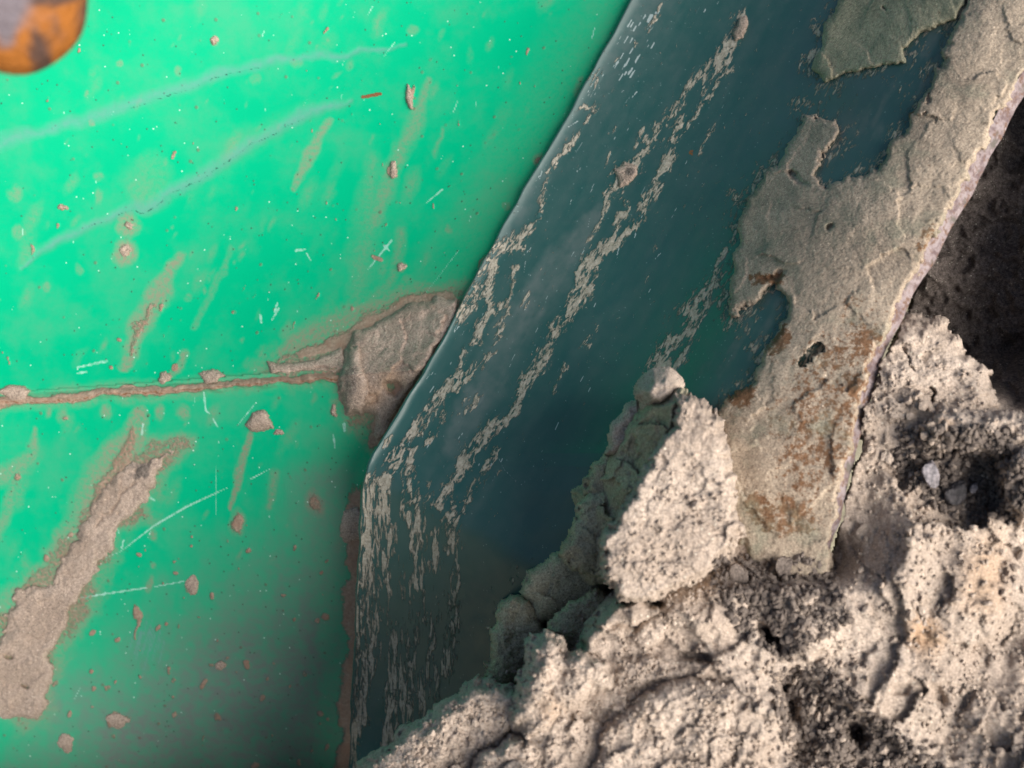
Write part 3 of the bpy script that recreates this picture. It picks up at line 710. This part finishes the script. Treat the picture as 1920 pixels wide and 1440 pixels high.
piece('mud_cake', [(330, 838), (300, 862), (292, 880), (300, 905), (285, 925), (250, 955), (215, 990), (205, 1040), (178, 1075), (150, 1110), (118, 1180), (102, 1225), (90, 1280), (82, 1330), (60, 1352), (15, 1350), (-20, 1330), (-40, 1260), (-10, 1215), (14, 1190), (4, 1150), (40, 1112), (95, 1092), (120, 1040), (155, 985), (190, 925), (230, 885), (265, 865)],
      hg, 11, M_MUD, 'long cake of rough dried mud running down the lower left of the green panel', 'mud', G_M, edge=16, rough=4.5, fac=.2, seed=4, size=34, warp=13, wet=[(262, 880, 20, 30, 40, .9), (150, 1010, 14, 30, 30, .6), (15, 1330, 20, 30, 0, .5)], pits=[(45, 1282, 9, 6, 0, 20), (20, 1230, 16, 10, 0, 14)],  # dark ovals at the upper left edge paint in its shaded side
      crack=[([(250, 900), (215, 950), (180, 985)], [3, 4, 3], 8)])
lumps = [((487, 790), 24, 24, 15, 'rounded tan mud lump just below the seam with a brown run under it'), ((308, 708), 11, 13, 11, 'small mud bead sitting on the seam, left of a longer one'), ((396, 706), 24, 12, 11, 'flat mud lump lying along the top of the seam'),
         ((30, 738), 30, 14, 10, 'mud lump on the seam at the left border'), ((768, 182), 7, 26, 8, 'narrow vertical mud flake high on the green panel'), ((738, 318), 8, 20, 7, 'small flake on the brown streak below the narrow vertical one'),
         ((752, 501), 10, 8, 7, 'small brown mud spot ringed by dust above the big slab'), ((235, 470), 11, 11, 5, 'brown mud dot, lower one of two in round stains'), ((243, 424), 8, 7, 5, 'brown mud dot, upper one of two in round stains'),
         ((120, 387), 9, 5, 5, 'tiny tan mud crumb alone on clean green paint between the scratches'), ((522, 811), 9, 6, 5, 'tan crumb just right of the pea sized lump'), ((412, 1248), 11, 9, 8, 'pale crumb in the dark lower part of the panel'),
         ((220, 1352), 22, 12, 7, 'tan mud flake below the long cake'), ((124, 1392), 15, 18, 7, 'tan mud blot near the bottom left corner'), ((626, 770), 6, 14, 7, 'thin mud drip just left of the slab lip'), ((660, 985), 24, 38, 10, 'reddish mud patch beside the bend of the dark plate'),
         ((402, 76), 9, 8, 4, 'small grey brown flake above the upper scratch'), ((360, 1098), 12, 16, 5, 'pale tan flake at the end of the lower scratch')]
for i, ((cx, cy), rx, ry, th, lab) in enumerate(lumps):
    a0 = i * 1.3
    poly = [(cx + rx * (1 + .22 * math.sin(3 * a + a0)) * math.cos(a), cy + ry * (1 + .22 * math.cos(2 * a + a0)) * math.sin(a)) for a in np.linspace(0, 2 * math.pi, 14, endpoint=False)]
    piece('mud_lump', poly, hg, th, M_MUD, lab, 'mud', G_M, edge=max(5, min(rx, ry) * .7), rough=2.2, seed=10 + i, warp=3.5, size=18, step=1.5, wsize=14, back=8)
piece('mud_flake', [(1372, 60), (1385, 35), (1400, 28), (1404, 45), (1395, 70), (1378, 78)], hp, 10, M_MUD, 'brown crumb at the top of the thin mud trail on the dark plate', 'mud', None, edge=9, rough=2, seed=40, warp=3, step=1.5, size=18)
piece('mud_flake', [(1152, 318), (1172, 302), (1192, 308), (1194, 326), (1180, 345), (1160, 350)], hp, 10, M_MUD, 'mud knot in the middle of the dark plate where the trail forks', 'mud', None, edge=12, rough=2.5, seed=41, warp=4, step=1.5, size=18, wet=[(1180, 320, 14, 12, 0, 1)])

# mud crust on the right half of the plate: two pieces with bare paint between
rust_a = [(1650, 260, 26, 16, -50, .8), (1705, 215, 22, 16, -50, .7), (1735, 450, 22, 60, 25, .55), (1750, 300, 20, 30, 0, .3)]
piece('mud_crust', [(1590, -240), (1580, 0), (1545, 45), (1540, 85), (1524, 125), (1548, 158), (1622, 126), (1660, 120), (1696, 114), (1692, 90), (1722, 62), (1795, 38), (1815, 0), (1880, -240)], hp, 13, M_OLIVE,
      'smooth tan mud crust at the top of the plate, above the upper bare teal patch', 'mud', 'mud crusts caked on the dark plate', edge=12, rough=3.0, seed=50, warp=6, step=2.2, size=90, pits=[(1655, 20, 7, 4, 0, 10)], rust=[(1770, 30, 40, 20, 0, .3)], fac=.08)
piece('mud_crust', crust2, hp, 16, M_CRUST, 'large rough mud crust with rust spots covering the right side of the dark plate', 'mud', 'mud crusts caked on the dark plate', edge=10, rough=3, fac=.07, seed=54, warp=10, step=2.3, size=90,
      pits=[(1520, 668, 28, 9, -30, 22), (1450, 520, 30, 10, -10, 12), (1490, 335, 30, 10, 30, 8), (1555, 430, 9, 6, 0, 12), (1480, 325, 14, 8, 0, 10)],
      rust=rust_a + [(1440, 525, 50, 26, 0, .75), (1460, 640, 30, 60, 20, .75), (1390, 740, 40, 40, -40, .9), (1570, 660, 40, 30, -30, .6), (1620, 640, 40, 50, 30, .7), (1600, 720, 34, 40, 20, .7), (1590, 560, 60, 40, 0, .45), (1570, 770, 40, 40, 0, .6), (1540, 850, 40, 40, 0, .6), (1510, 900, 60, 50, 0, .55), (1480, 970, 110, 70, 0, .62), (1420, 950, 40, 60, 0, .7), (1570, 760, 190, 330, 25, .52)],
      keepfn=lambda u, v, sd: (sd > -8) & (oval(u, v, 1520, 668, 30, 10, -32) < 0),
      wet=[(1400, 880, 40, 60, 0, .35), (1450, 990, 60, 40, 0, .35), (1500, 330, 60, 30, -40, .3), (1480, 800, 40, 30, 40, .25)], crack=[([(1770, 60), (1745, 160), (1735, 200)], [2, 3, 2], 7), ([(1650, 700), (1595, 830), (1562, 1010)], [1.5, 2, 3], 6)])

# soil: one bank that fills the lower right, then the clods on it
R = [(560, 2300), (660, 1900), (760, 1640), (900, 1475), (985, 1410), (1000, 1330), (1070, 1260), (1120, 1190), (1180, 1130), (1290, 1085), (1385, 1010), (1420, 1022), (1480, 1040), (1535, 1036), (1550, 900), (1570, 800), (1610, 690), (1720, 740), (1760, 790), (1840, 784), (1925, 800), (2000, 810), (2400, 780), (2400, 2300)]  # outline runs on below the view, shaped to shade the low panel
def h_soil(u, v):
    return 470 + .17 * np.maximum(v - 1000, -60) + .03 * (u - 1500)
U, V = grid(500, -240, 2300, 2160, 3.2)
wu = U + 12 * fbm(U, V, 60, 5, 71, .6); wv = V + 12 * fbm(U, V, 60, 5, 72, .6)
sd = sdpoly(wu, wv, R)
H = h_soil(U, V) + 10 * fbm(U, V, 220, 3, 73) + 7 * fbm(U, V, 80, 4, 74, .5) + 1.6 * fbm(U, V, 30, 4, 75, .5, True) + .30 * facets(wu, wv, 170, 79, .3, .2) + .26 * facets(wu + 8 * fbm(U, V, 18, 3, 70), wv + 8 * fbm(U, V, 18, 3, 69), 64, 76) + .16 * facets(wu, wv, 26, 78) + .5 * fbm(U, V, 8, 2, 76)
pits = [(1440, 1195, 16, 44, -35, 60), (1390, 1078, 26, 20, 0, 40), (1470, 1065, 18, 14, 0, 36), (1510, 1075, 16, 12, 0, 30), (1610, 1380, 22, 44, -40, 60), (1480, 1330, 30, 36, -20, 26), (1475, 1290, 16, 10, -40, 26), (1225, 1130, 34, 12, 20, 60), (1760, 895, 90, 60, 0, 10), (1840, 910, 50, 60, 0, 18),
        (1690, 960, 14, 14, 0, 14), (1310, 1235, 60, 14, 10, 28), (1760, 1310, 20, 40, -30, 20), (1690, 1290, 24, 18, 0, 16), (1500, 1400, 40, 40, 0, 20), (1235, 1350, 12, 60, 10, 26)]
for (px, py, rx, ry, deg, dp) in pits: H = H - dp * sstep(0, .75, oval(wu, wv, px, py, rx, ry, deg))
bumps = [(1300, 1150, 110, 60, 10, 24), (1390, 1350, 100, 110, 0, 34), (1250, 1400, 90, 90, 0, 26), (1520, 1180, 90, 70, 20, 20), (1680, 1050, 120, 110, 0, 22), (1830, 1120, 130, 120, 0, 18), (1340, 1250, 80, 50, 0, 16)]
for (px, py, rx, ry, deg, dp) in bumps: H = H + dp * sstep(0, .9, oval(wu, wv, px, py, rx, ry, deg))
H = H - 34 * sstep(0, .5, sdpoly(wu, wv, [(1440, 1270), (1500, 1240), (1620, 1330), (1760, 1440), (1840, 1560), (1560, 1560), (1470, 1440), (1480, 1350)]) / 40)
_de = U - right_u(V)
_he = h_plate(right_u(V), V)
H = np.where(V < 1120, H + (np.minimum(_he - 6 + 9 * fbm(U, V, 60, 5, 68, .6) + .3 * facets(wu, wv, 46, 67) + 2 * fbm(U, V, 12, 3, 66), H + 0) - H) * sstep(170, 24, _de) * sstep(1120, 1040, V), H)
H = H - 46 * sstep(0, .8, stroke(wu, wv, [(1400, 1010), (1480, 1040), (1550, 1040)], 75))
H = np.where((U < right_u(V) + 4) & (sd > 0), np.maximum(H, h_plate(U, V) + 7), H)
up_right = (U > right_u(V) - 160) & (V < 900)
fall = np.where(up_right, 4.0, 6.0)
Hout = H + sd * fall
pit_h = 60 + 50 * fbm(U, V, 160, 5, 77, .6) + 14 * fbm(U, V, 50, 4, 78, .6, True) + 300 * sstep(1945, 2180, U + .1 * V) + 120 * sstep(640, 780, V) * sstep(1700, 1850, U)  # right rim raised out of view to shade the hollow
floor = np.where(up_right, pit_h, -600.0)
H = np.where(sd < 0, np.maximum(Hout, floor), H)
wet_shade_map = np.zeros(U.shape); och = np.zeros(U.shape)
for (px, py, rx, ry, deg, val) in [(1430, 1085, 110, 44, 0, 1.0), (1450, 1200, 50, 60, 0, .9), (1310, 1240, 90, 26, 10, .7), (1560, 1380, 110, 100, 30, .8), (1640, 1400, 120, 70, 30, .75), (1800, 890, 130, 70, 5, 1), (1490, 1290, 70, 60, 0, .7), (1850, 960, 80, 40, 0, .8), (1690, 830, 60, 40, 0, .4), (1700, 1300, 60, 40, 0, .35), (1560, 1100, 60, 70, 0, .5), (1340, 1140, 60, 30, 0, .3), (1770, 1250, 60, 40, 40, .3), (1240, 1440, 24, 100, 0, .5)]:
    wet_shade_map = np.maximum(wet_shade_map, val * np.clip(1.4 * oval(wu, wv, px, py, rx, ry, deg), 0, 1))
for (px, py, rx, ry, deg, val) in [(1735, 1190, 44, 60, -20, .9), (1850, 1080, 60, 100, 10, .6), (1770, 810, 40, 30, 0, .8), (1300, 1100, 60, 40, 0, .3)]:
    och = np.maximum(och, val * np.clip(1.4 * oval(wu, wv, px, py, rx, ry, deg), 0, 1))
wet_shade_map = np.maximum(wet_shade_map, np.where(up_right, sstep(20, -70, sd) * .95, 0))  # shade of the hollow painted in with the moist soil colour
keep = (sd > -45) | (up_right & (U > right_u(V) - 150))
keep &= ~((V < 1034) & (V > 560) & (U < right_u(V) + strip_w(V) + 3 + 3 * fbm(U, V, 26, 3, 70)) & (U > 1500))
HS = H.copy(); US, VS = U, V
tag(relief('soil_bank', U, V, H, keep, M_SOIL, None, {'wet': wet_shade_map, 'ochre': och, 'rust': wet_shade_map * 0}, 330), 'pale dry crumbly soil with dark moist pockets, filling the lower right', kind='structure')
def hs(u, v):
    iu = np.clip(((u - US[0, 0]) / 3.2).astype(int), 0, US.shape[1] - 1); iv = np.clip(((v - VS[0, 0]) / 3.2).astype(int), 0, US.shape[0] - 1)
    return HS[iv, iu]

G_C = 'soil clods heaped against the plate'
flat = lambda h0, gu=0, gv=0, cu=0, cv=0: (lambda u, v: h0 + gu * (u - cu) + gv * (v - cv))
def clod(poly, h0, lab, gu=.1, gv=.05, depth=90, mat=None, **kw):
    a = np.array(poly).mean(0)
    kw.setdefault('edge', 20); kw.setdefault('rough', 5); kw.setdefault('back', 160); kw.setdefault('size', 60); kw.setdefault('drop', 2.5); kw.setdefault('side', 2.6); kw.setdefault('warp', 10); kw.setdefault('fac', .26)
    return piece('soil_clod', poly, flat(h0 - depth * .35, gu, gv, a[0], a[1]), depth * .35, mat or M_SOIL, lab, 'clod', G_C, **kw)
# the big wedge: lit face on its right, long steep side falling to the plate on its left
clod([(1268, 742), (1310, 756), (1345, 802), (1364, 850), (1370, 905), (1376, 960), (1392, 990), (1350, 1040), (1290, 1095), (1220, 1122), (1168, 1122), (1136, 1078), (1140, 1015), (1166, 962), (1196, 904), (1226, 850), (1264, 800)], 545,
     'tall pale wedge of soil leaning on the dark plate, left side in green shade', gu=.02, gv=.10, depth=60, edge=12, rough=6, fac=.15, seed=80, side=2.4, keepfn=lambda u, v, sd: (sd > -9), step=2.2, wet=[(1160, 900, 70, 190, 22, .62), (1320, 1030, 60, 30, 0, .3)], size=80, warp=12)  # tall dark oval paints shade onto the wedge's left side
clod([(1270, 748), (1236, 850), (1206, 905), (1176, 962), (1150, 1015), (1145, 1085), (1095, 1075), (1100, 1000), (1092, 930), (1130, 890), (1158, 850), (1186, 800), (1222, 762)], 400, 'soil flank with green shade painted in, between the pale wedge and the dark plate', gu=1.3, gv=.1, depth=50,
     mat=M_SHADE_SOIL, edge=16, rough=6, fac=.6, seed=79, back=160, drop=3, size=56, side=2.4)  # shaded side of the wedge, its darkness put into the soil colour
clod([(1212, 735), (1228, 712), (1248, 710), (1262, 722), (1258, 745), (1240, 756), (1222, 752)], 468, 'small pinkish clod at the very top of the heap, beside the tip of the wedge', depth=50, edge=14, rough=4, seed=81, size=24, warp=4, back=60, drop=4)
clod([(1150, 800), (1170, 765), (1196, 755), (1206, 775), (1196, 810), (1180, 840), (1158, 850), (1135, 850)], 372, 'pinkish brown clod in the shade left of the wedge tip', depth=60, edge=18, rough=5, seed=82, size=30, warp=5, back=90, drop=.8)
clod([(1100, 900), (1118, 865), (1150, 845), (1175, 850), (1165, 900), (1130, 935), (1100, 930)], 340, 'clod with dark shade painted in, on the plate below the pinkish brown one', depth=70, edge=22, rough=6, mat=M_SHADE_SOIL, drop=.8, seed=83, size=36, back=110)  # this clod and the next four carry painted shade in their colour
clod([(1076, 985), (1085, 945), (1110, 920), (1160, 900), (1185, 915), (1160, 975), (1135, 1020), (1130, 1080), (1080, 1070), (1060, 1040)], 352, 'brown shaded clod with a rounded green lit top, left of the wedge foot', depth=70, edge=30, rough=7, mat=M_SHADE_SOIL, drop=.8, seed=84, back=130)
clod([(978, 1110), (990, 1075), (1020, 1050), (1075, 1010), (1110, 1060), (1140, 1090), (1130, 1150), (1060, 1170), (1010, 1165)], 268, 'smooth sloping green shaded bank of soil at the foot of the plate', depth=70, edge=36, rough=5, mat=M_SHADE_SOIL, drop=.8, seed=85, back=140, size=90)
clod([(920, 1185), (938, 1135), (966, 1120), (990, 1134), (1012, 1160), (1030, 1190), (1000, 1240), (960, 1290), (915, 1300)], 262, 'olive shade-toned clod with a rounded top standing before the dark flange', depth=80, edge=30, rough=8, mat=M_SHADE_SOIL, drop=.8, seed=86, back=150, size=40)
clod([(1010, 1215), (1030, 1170), (1070, 1130), (1120, 1110), (1170, 1125), (1150, 1180), (1110, 1240), (1040, 1260)], 330, 'dark green shaded clod between the olive one and the pale ledge', depth=80, edge=34, rough=8, mat=M_SHADE_SOIL, drop=.8, seed=87, back=140)
clod([(1104, 1190), (1125, 1155), (1170, 1128), (1215, 1118), (1232, 1126), (1205, 1165), (1165, 1215), (1130, 1235), (1106, 1215)], 470, 'pink brown ledge of soil under the foot of the wedge', depth=80, edge=24, rough=8, seed=88, back=150, size=40)
clod([(985, 1265), (1000, 1216), (1020, 1197), (1038, 1210), (1058, 1235), (1100, 1224), (1136, 1250), (1144, 1285), (1100, 1310), (1066, 1330), (1030, 1380), (985, 1385), (965, 1340), (978, 1300)], 545, 'pointed pale clod with a bright tip in the middle of the bottom row', depth=110, edge=28, rough=11, seed=89, back=170, size=48, wet=[(1030, 1330, 30, 30, 0, .3)], ochre=[(1035, 1330, 30, 40, 0, .3)])
clod([(650, 1500), (700, 1432), (760, 1380), (815, 1345), (850, 1316), (884, 1284), (925, 1288), (975, 1296), (985, 1340), (950, 1390), (905, 1425), (880, 1500)], 465, 'broad pale clod at the bottom left of the heap, overlapping the flange', depth=110, edge=30, rough=12, seed=90, back=170, size=52)
clod([(880, 1450), (905, 1410), (960, 1385), (1010, 1395), (1060, 1420), (1070, 1520), (880, 1520)], 520, 'rough pale clod cut by the bottom border below the pointed one', depth=100, edge=30, rough=11, seed=91, back=150, size=44)
clod([(1046, 1390), (1062, 1360), (1095, 1352), (1112, 1372), (1104, 1410), (1080, 1432), (1054, 1420)], 498, 'small rounded clod in the dark crevice right of the pointed one', depth=80, edge=24, rough=5, seed=92, back=120, size=28, warp=5)
clod([(1075, 1340), (1090, 1300), (1115, 1290), (1130, 1320), (1115, 1355), (1088, 1360)], 492, 'greyish lump above the small rounded clod', depth=80, edge=20, rough=5, seed=93, back=120, size=28, warp=5)
clod([(1110, 1440), (1125, 1390), (1160, 1340), (1215, 1290), (1290, 1270), (1380, 1275), (1450, 1310), (1470, 1350), (1440, 1420), (1420, 1520), (1100, 1520)], 560, 'big pale block of soil at the bottom, left of the dark moist channel', gu=.03, gv=.12, depth=90, edge=34, rough=11, seed=94, back=140, size=70, side=2.0, wet=[(1250, 1440, 20, 120, 5, .35)])
clod([(1180, 1195), (1200, 1160), (1240, 1140), (1262, 1160), (1240, 1205), (1205, 1225)], 505, 'knobby little clod beside the crevice under the ledge', depth=70, edge=18, rough=7, seed=95, back=120, size=28, warp=6)
clod([(1150, 1270), (1165, 1230), (1215, 1225), (1260, 1240), (1300, 1235), (1290, 1275), (1220, 1290), (1170, 1310)], 512, 'low greenish grey clod between the crevice and the big block', depth=70, edge=22, rough=8, seed=96, back=120, size=36, wet=[(1190, 1260, 50, 30, 0, .5)])
clod([(1640, 640), (1672, 612), (1700, 600), (1745, 604), (1778, 634), (1808, 672), (1842, 706), (1856, 752), (1840, 790), (1760, 810), (1700, 800), (1590, 820), (1590, 740)], 425, 'rounded tan clod tucked behind the worn edge of the plate, above the soil', gu=.05, gv=.25, keepfn=lambda u, v, sd: (sd > -14) & (u > right_u(v) + strip_w(v) + 2), depth=90, edge=30, rough=9, seed=97, back=160, size=60, side=2.5, wet=[(1770, 700, 60, 50, 40, .4)], crack=[([(1740, 720), (1755, 740), (1745, 760)], [3, 5, 3], 16), ([(1690, 650), (1712, 690)], [2, 3], 8)])
clod([(1725, 800), (1760, 772), (1830, 780), (1900, 790), (1990, 800), (2000, 850), (1900, 860), (1800, 845), (1740, 840)], 505, 'long crumbly ridge of soil along the mouth of the dark hollow', depth=70, edge=22, rough=9, seed=98, back=150, size=32, wet=[(1860, 830, 90, 30, 0, .55)], ochre=[(1765, 805, 36, 26, 0, .8)])
clod([(1886, 900), (1895, 860), (1925, 835), (1980, 840), (1990, 960), (1920, 975), (1890, 950)], 548, 'shaded green clod cut by the right border', depth=80, edge=26, rough=6, seed=99, back=120, size=44)

U, V = grid(-420, 1480, 900, 1980, 6.0)
Hb = np.minimum(-520 + 2.2 * (V - 1490 + 40 * fbm(U, V, 120, 3, 111)), -120 + 60 * sstep(0, 800, U)) + 24 * fbm(U, V, 110, 5, 112, .55) + 8 * fbm(U, V, 34, 3, 113)
tag(relief('soil_bank', U, V, Hb, U > -1e6, M_SHADE_SOIL, None, {'wet': U * 0 + .2, 'ochre': U * 0, 'rust': U * 0}, 330), 'unseen added soil below the green panel, shaping the shade on it', kind='structure')  # soil added out of view to hold sky light off the low panel

# stones and crumbs
def stone(name, cx, cy, r, lab, mat, seed, base=hs, squash=.7, stretch=1.0, deg=0, lift=.35):
    rs = np.random.RandomState(seed)
    nlat, nlon = 10, 14
    vs = []
    ph = rs.rand(6) * 6.28
    for i in range(nlat + 1):
        th = math.pi * i / nlat
        for j in range(nlon):
            a = 2 * math.pi * j / nlon
            k = 1 + .16 * math.sin(2 * a + ph[0]) + .12 * math.cos(3 * a + 2 * th + ph[1]) + .1 * math.sin(4 * th + ph[2] + a)
            x = math.sin(th) * math.cos(a) * k; y = math.sin(th) * math.sin(a) * k * stretch; z = math.cos(th) * squash * k
            z = min(z, .48); x = max(min(x, .85), -.9)
            vs.append((x, y, z))
    vs = np.array(vs) * r
    c, s_ = math.cos(math.radians(deg)), math.sin(math.radians(deg))
    X = vs[:, 0] * c - vs[:, 1] * s_; Y = vs[:, 0] * s_ + vs[:, 1] * c
    h0 = float(base(np.array([float(cx)]), np.array([float(cy)]))[0]) + r * lift
    W = P(cx + X, cy + Y, h0 + vs[:, 2])
    f = []
    for i in range(nlat):
        for j in range(nlon):
            f.append((i * nlon + j, (i + 1) * nlon + j, (i + 1) * nlon + (j + 1) % nlon, i * nlon + (j + 1) % nlon))
    return tag(link_mesh(name, W, np.array(f), mat, attrs={'wet': np.zeros(len(W)) + (.9 if mat is M_SOIL else 0)}, smooth=False), lab, 'stone', 'stones in the soil')
stone('pebble', 1746, 888, 17, 'pale grey angular pebble in the dark crumbs at right', M_STONE, 1, stretch=1.45, deg=-25, lift=.9)
stone('pebble', 1792, 926, 24, 'larger dark grey stone right below the pale pebble', M_DSTONE, 2, stretch=1.0, lift=.5)
stone('pebble', 1826, 915, 9, 'tiny greenish pebble resting right of the dark grey stone', M_STONE, 3, lift=1.5)
stone('pebble', 1385, 1080, 22, 'round dark stone at the upper left of the moist crumbs under the plate', M_MOIST, 4, lift=.6)
stone('pebble', 1470, 1062, 17, 'dark flat sided stone right under the rusty foot of the crust', M_MOIST, 5, stretch=1.3, deg=20, lift=.6)

def crumbs(name, n, poly, base, r0, r1, mat, seed, lab, wetv=0.0, dens=None):
    rs = np.random.RandomState(seed)
    ico = np.array([(0, 0, 1), (.894, 0, .447), (.276, .851, .447), (-.724, .526, .447), (-.724, -.526, .447), (.276, -.851, .447), (.724, .526, -.447), (-.276, .851, -.447), (-.894, 0, -.447), (-.276, -.851, -.447), (.724, -.526, -.447), (0, 0, -1)])
    fc = np.array([(0, 1, 2), (0, 2, 3), (0, 3, 4), (0, 4, 5), (0, 5, 1), (1, 6, 2), (2, 7, 3), (3, 8, 4), (4, 9, 5), (5, 10, 1), (2, 6, 7), (3, 7, 8), (4, 8, 9), (5, 9, 10), (1, 10, 6), (6, 11, 7), (7, 11, 8), (8, 11, 9), (9, 11, 10), (10, 11, 6)])
    a = np.array(poly); lo, hi = a.min(0), a.max(0)
    pts = lo + rs.rand(n * 4, 2) * (hi - lo)
    ok = sdpoly(pts[:, 0], pts[:, 1], poly) > 0
    if dens is not None: ok &= rs.rand(len(pts)) < dens(pts[:, 0], pts[:, 1])
    pts = pts[ok][:n]; m = len(pts)
    r = r0 + rs.rand(m) ** 3 * (r1 - r0)
    off = ico[None] * r[:, None, None] * (.65 + .7 * rs.rand(m, 12, 1)) * (.7 + .6 * rs.rand(m, 1, 3))
    h = base(pts[:, 0], pts[:, 1]) + r * .25
    W = P(pts[:, None, 0] + off[..., 0], pts[:, None, 1] + off[..., 1], h[:, None] + off[..., 2]).reshape(-1, 3)
    F = (fc[None] + (np.arange(m) * 12)[:, None, None]).reshape(-1, 3)
    wet = np.repeat(np.clip(wetv + .17 * rs.randn(m), 0, 1), 12)
    return tag(link_mesh(name, W, F, mat, attrs={'wet': wet, 'ochre': wet * 0, 'rust': wet * 0}, smooth=False), lab, 'soil crumbs', kind='stuff')
_all = [(690, 1440), (890, 1290), (1020, 1200), (1140, 1090), (1230, 860), (1280, 750), (1340, 800), (1385, 1060), (1600, 1060), (1620, 760), (1720, 600), (1840, 720), (1850, 780), (1950, 815), (1960, 1500), (680, 1500)]
_dn = lambda u, v: np.clip(.35 + .9 * fbm(u, v, 70, 4, 120), .03, 1)
crumbs('soil_crumbs', 7000, _all, h_top, 1.2, 4.6, M_SOIL, 1, 'fine loose grit scattered over the pale soil', .05, _dn)
crumbs('soil_crumbs', 900, _all, h_top, 4, 10, M_SOIL, 6, 'pale soil crumbs lying on the heap', .0, lambda u, v: np.clip(.2 + 1.4 * fbm(u, v, 120, 4, 121), .0, 1))
crumbs('moist_crumbs', 1500, [(1340, 1040), (1500, 1030), (1560, 1060), (1600, 1160), (1480, 1240), (1400, 1200), (1330, 1110)], h_top, 2, 9, M_MOIST, 2, 'dark moist crumbs below the foot of the plate')
crumbs('moist_crumbs', 1300, [(1680, 800), (1900, 800), (1940, 960), (1800, 985), (1680, 900)], h_top, 2, 10, M_MOIST, 3, 'dark moist crumbs around the grey stones at right')
crumbs('moist_crumbs', 1800, [(1440, 1260), (1540, 1240), (1640, 1330), (1800, 1460), (1480, 1460)], h_top, 2, 8, M_MOIST, 4, 'dark crumbs filling the moist channel at the bottom')

# ------------------------------------------------------------------ rusty bolt close to the camera, out of focus
def bolt():
    hh = 1050.0                                            # its head stands well out from the panel, towards the lens
    head_c = P(np.array(8.), np.array(-18.), np.array(hh))
    ax = (P(np.array(8.), np.array(-18.), np.array(hh)) - P(np.array(-60.), np.array(-90.), np.array(0.)))
    L_ = np.linalg.norm(ax); ax = Vector(ax / L_)
    root = tag(empty('rusty_bolt', P(np.array(-60.), np.array(-90.), np.array(0.))), 'round headed bolt, orange and grey with rust, blurred close up in the top left corner', 'bolt')
    px = (DIST - hh * S) / FPX
    R_ = 152 * px
    rot = ax.to_track_quat('Z', 'Y').to_matrix()
    def lathe(name, prof, seg=48, wob=0.0):
        vs = []; f = []
        for r, z in prof:
            for j in range(seg):
                a = 2 * math.pi * j / seg; k = 1 + wob * math.sin(3 * a + 40 * z) + wob * .6 * math.sin(7 * a + 1)
                vs.append(np.array(head_c) + np.array(rot @ Vector((r * k * math.cos(a), r * k * math.sin(a), z))))
        for i in range(len(prof) - 1):
            for j in range(seg): f.append((i * seg + j, i * seg + (j + 1) % seg, (i + 1) * seg + (j + 1) % seg, (i + 1) * seg + j))
        return link_mesh(name, np.array(vs), np.array(f), M_RUST, root)
    lathe('head', [(R_ * .4, -R_ * .42), (R_ * .96, -R_ * .40), (R_, -R_ * .3), (R_, -R_ * .05), (R_ * .96, R_ * .08), (R_ * .85, R_ * .22), (R_ * .66, R_ * .36), (R_ * .4, R_ * .46), (R_ * .15, R_ * .5), (.0001, R_ * .51)], wob=.018)
    lathe('shank', [(R_ * .42, -R_ * .38), (R_ * .42, -L_ * .5), (R_ * .42, -L_), (R_ * .42, -L_ - .01)], 32)
    lathe('collar', [(R_ * .42, -L_ * .94), (R_ * .9, -L_ * .94), (R_ * .9, -L_ * 1.0), (R_ * .5, -L_ * 1.01)], 6)
bolt()
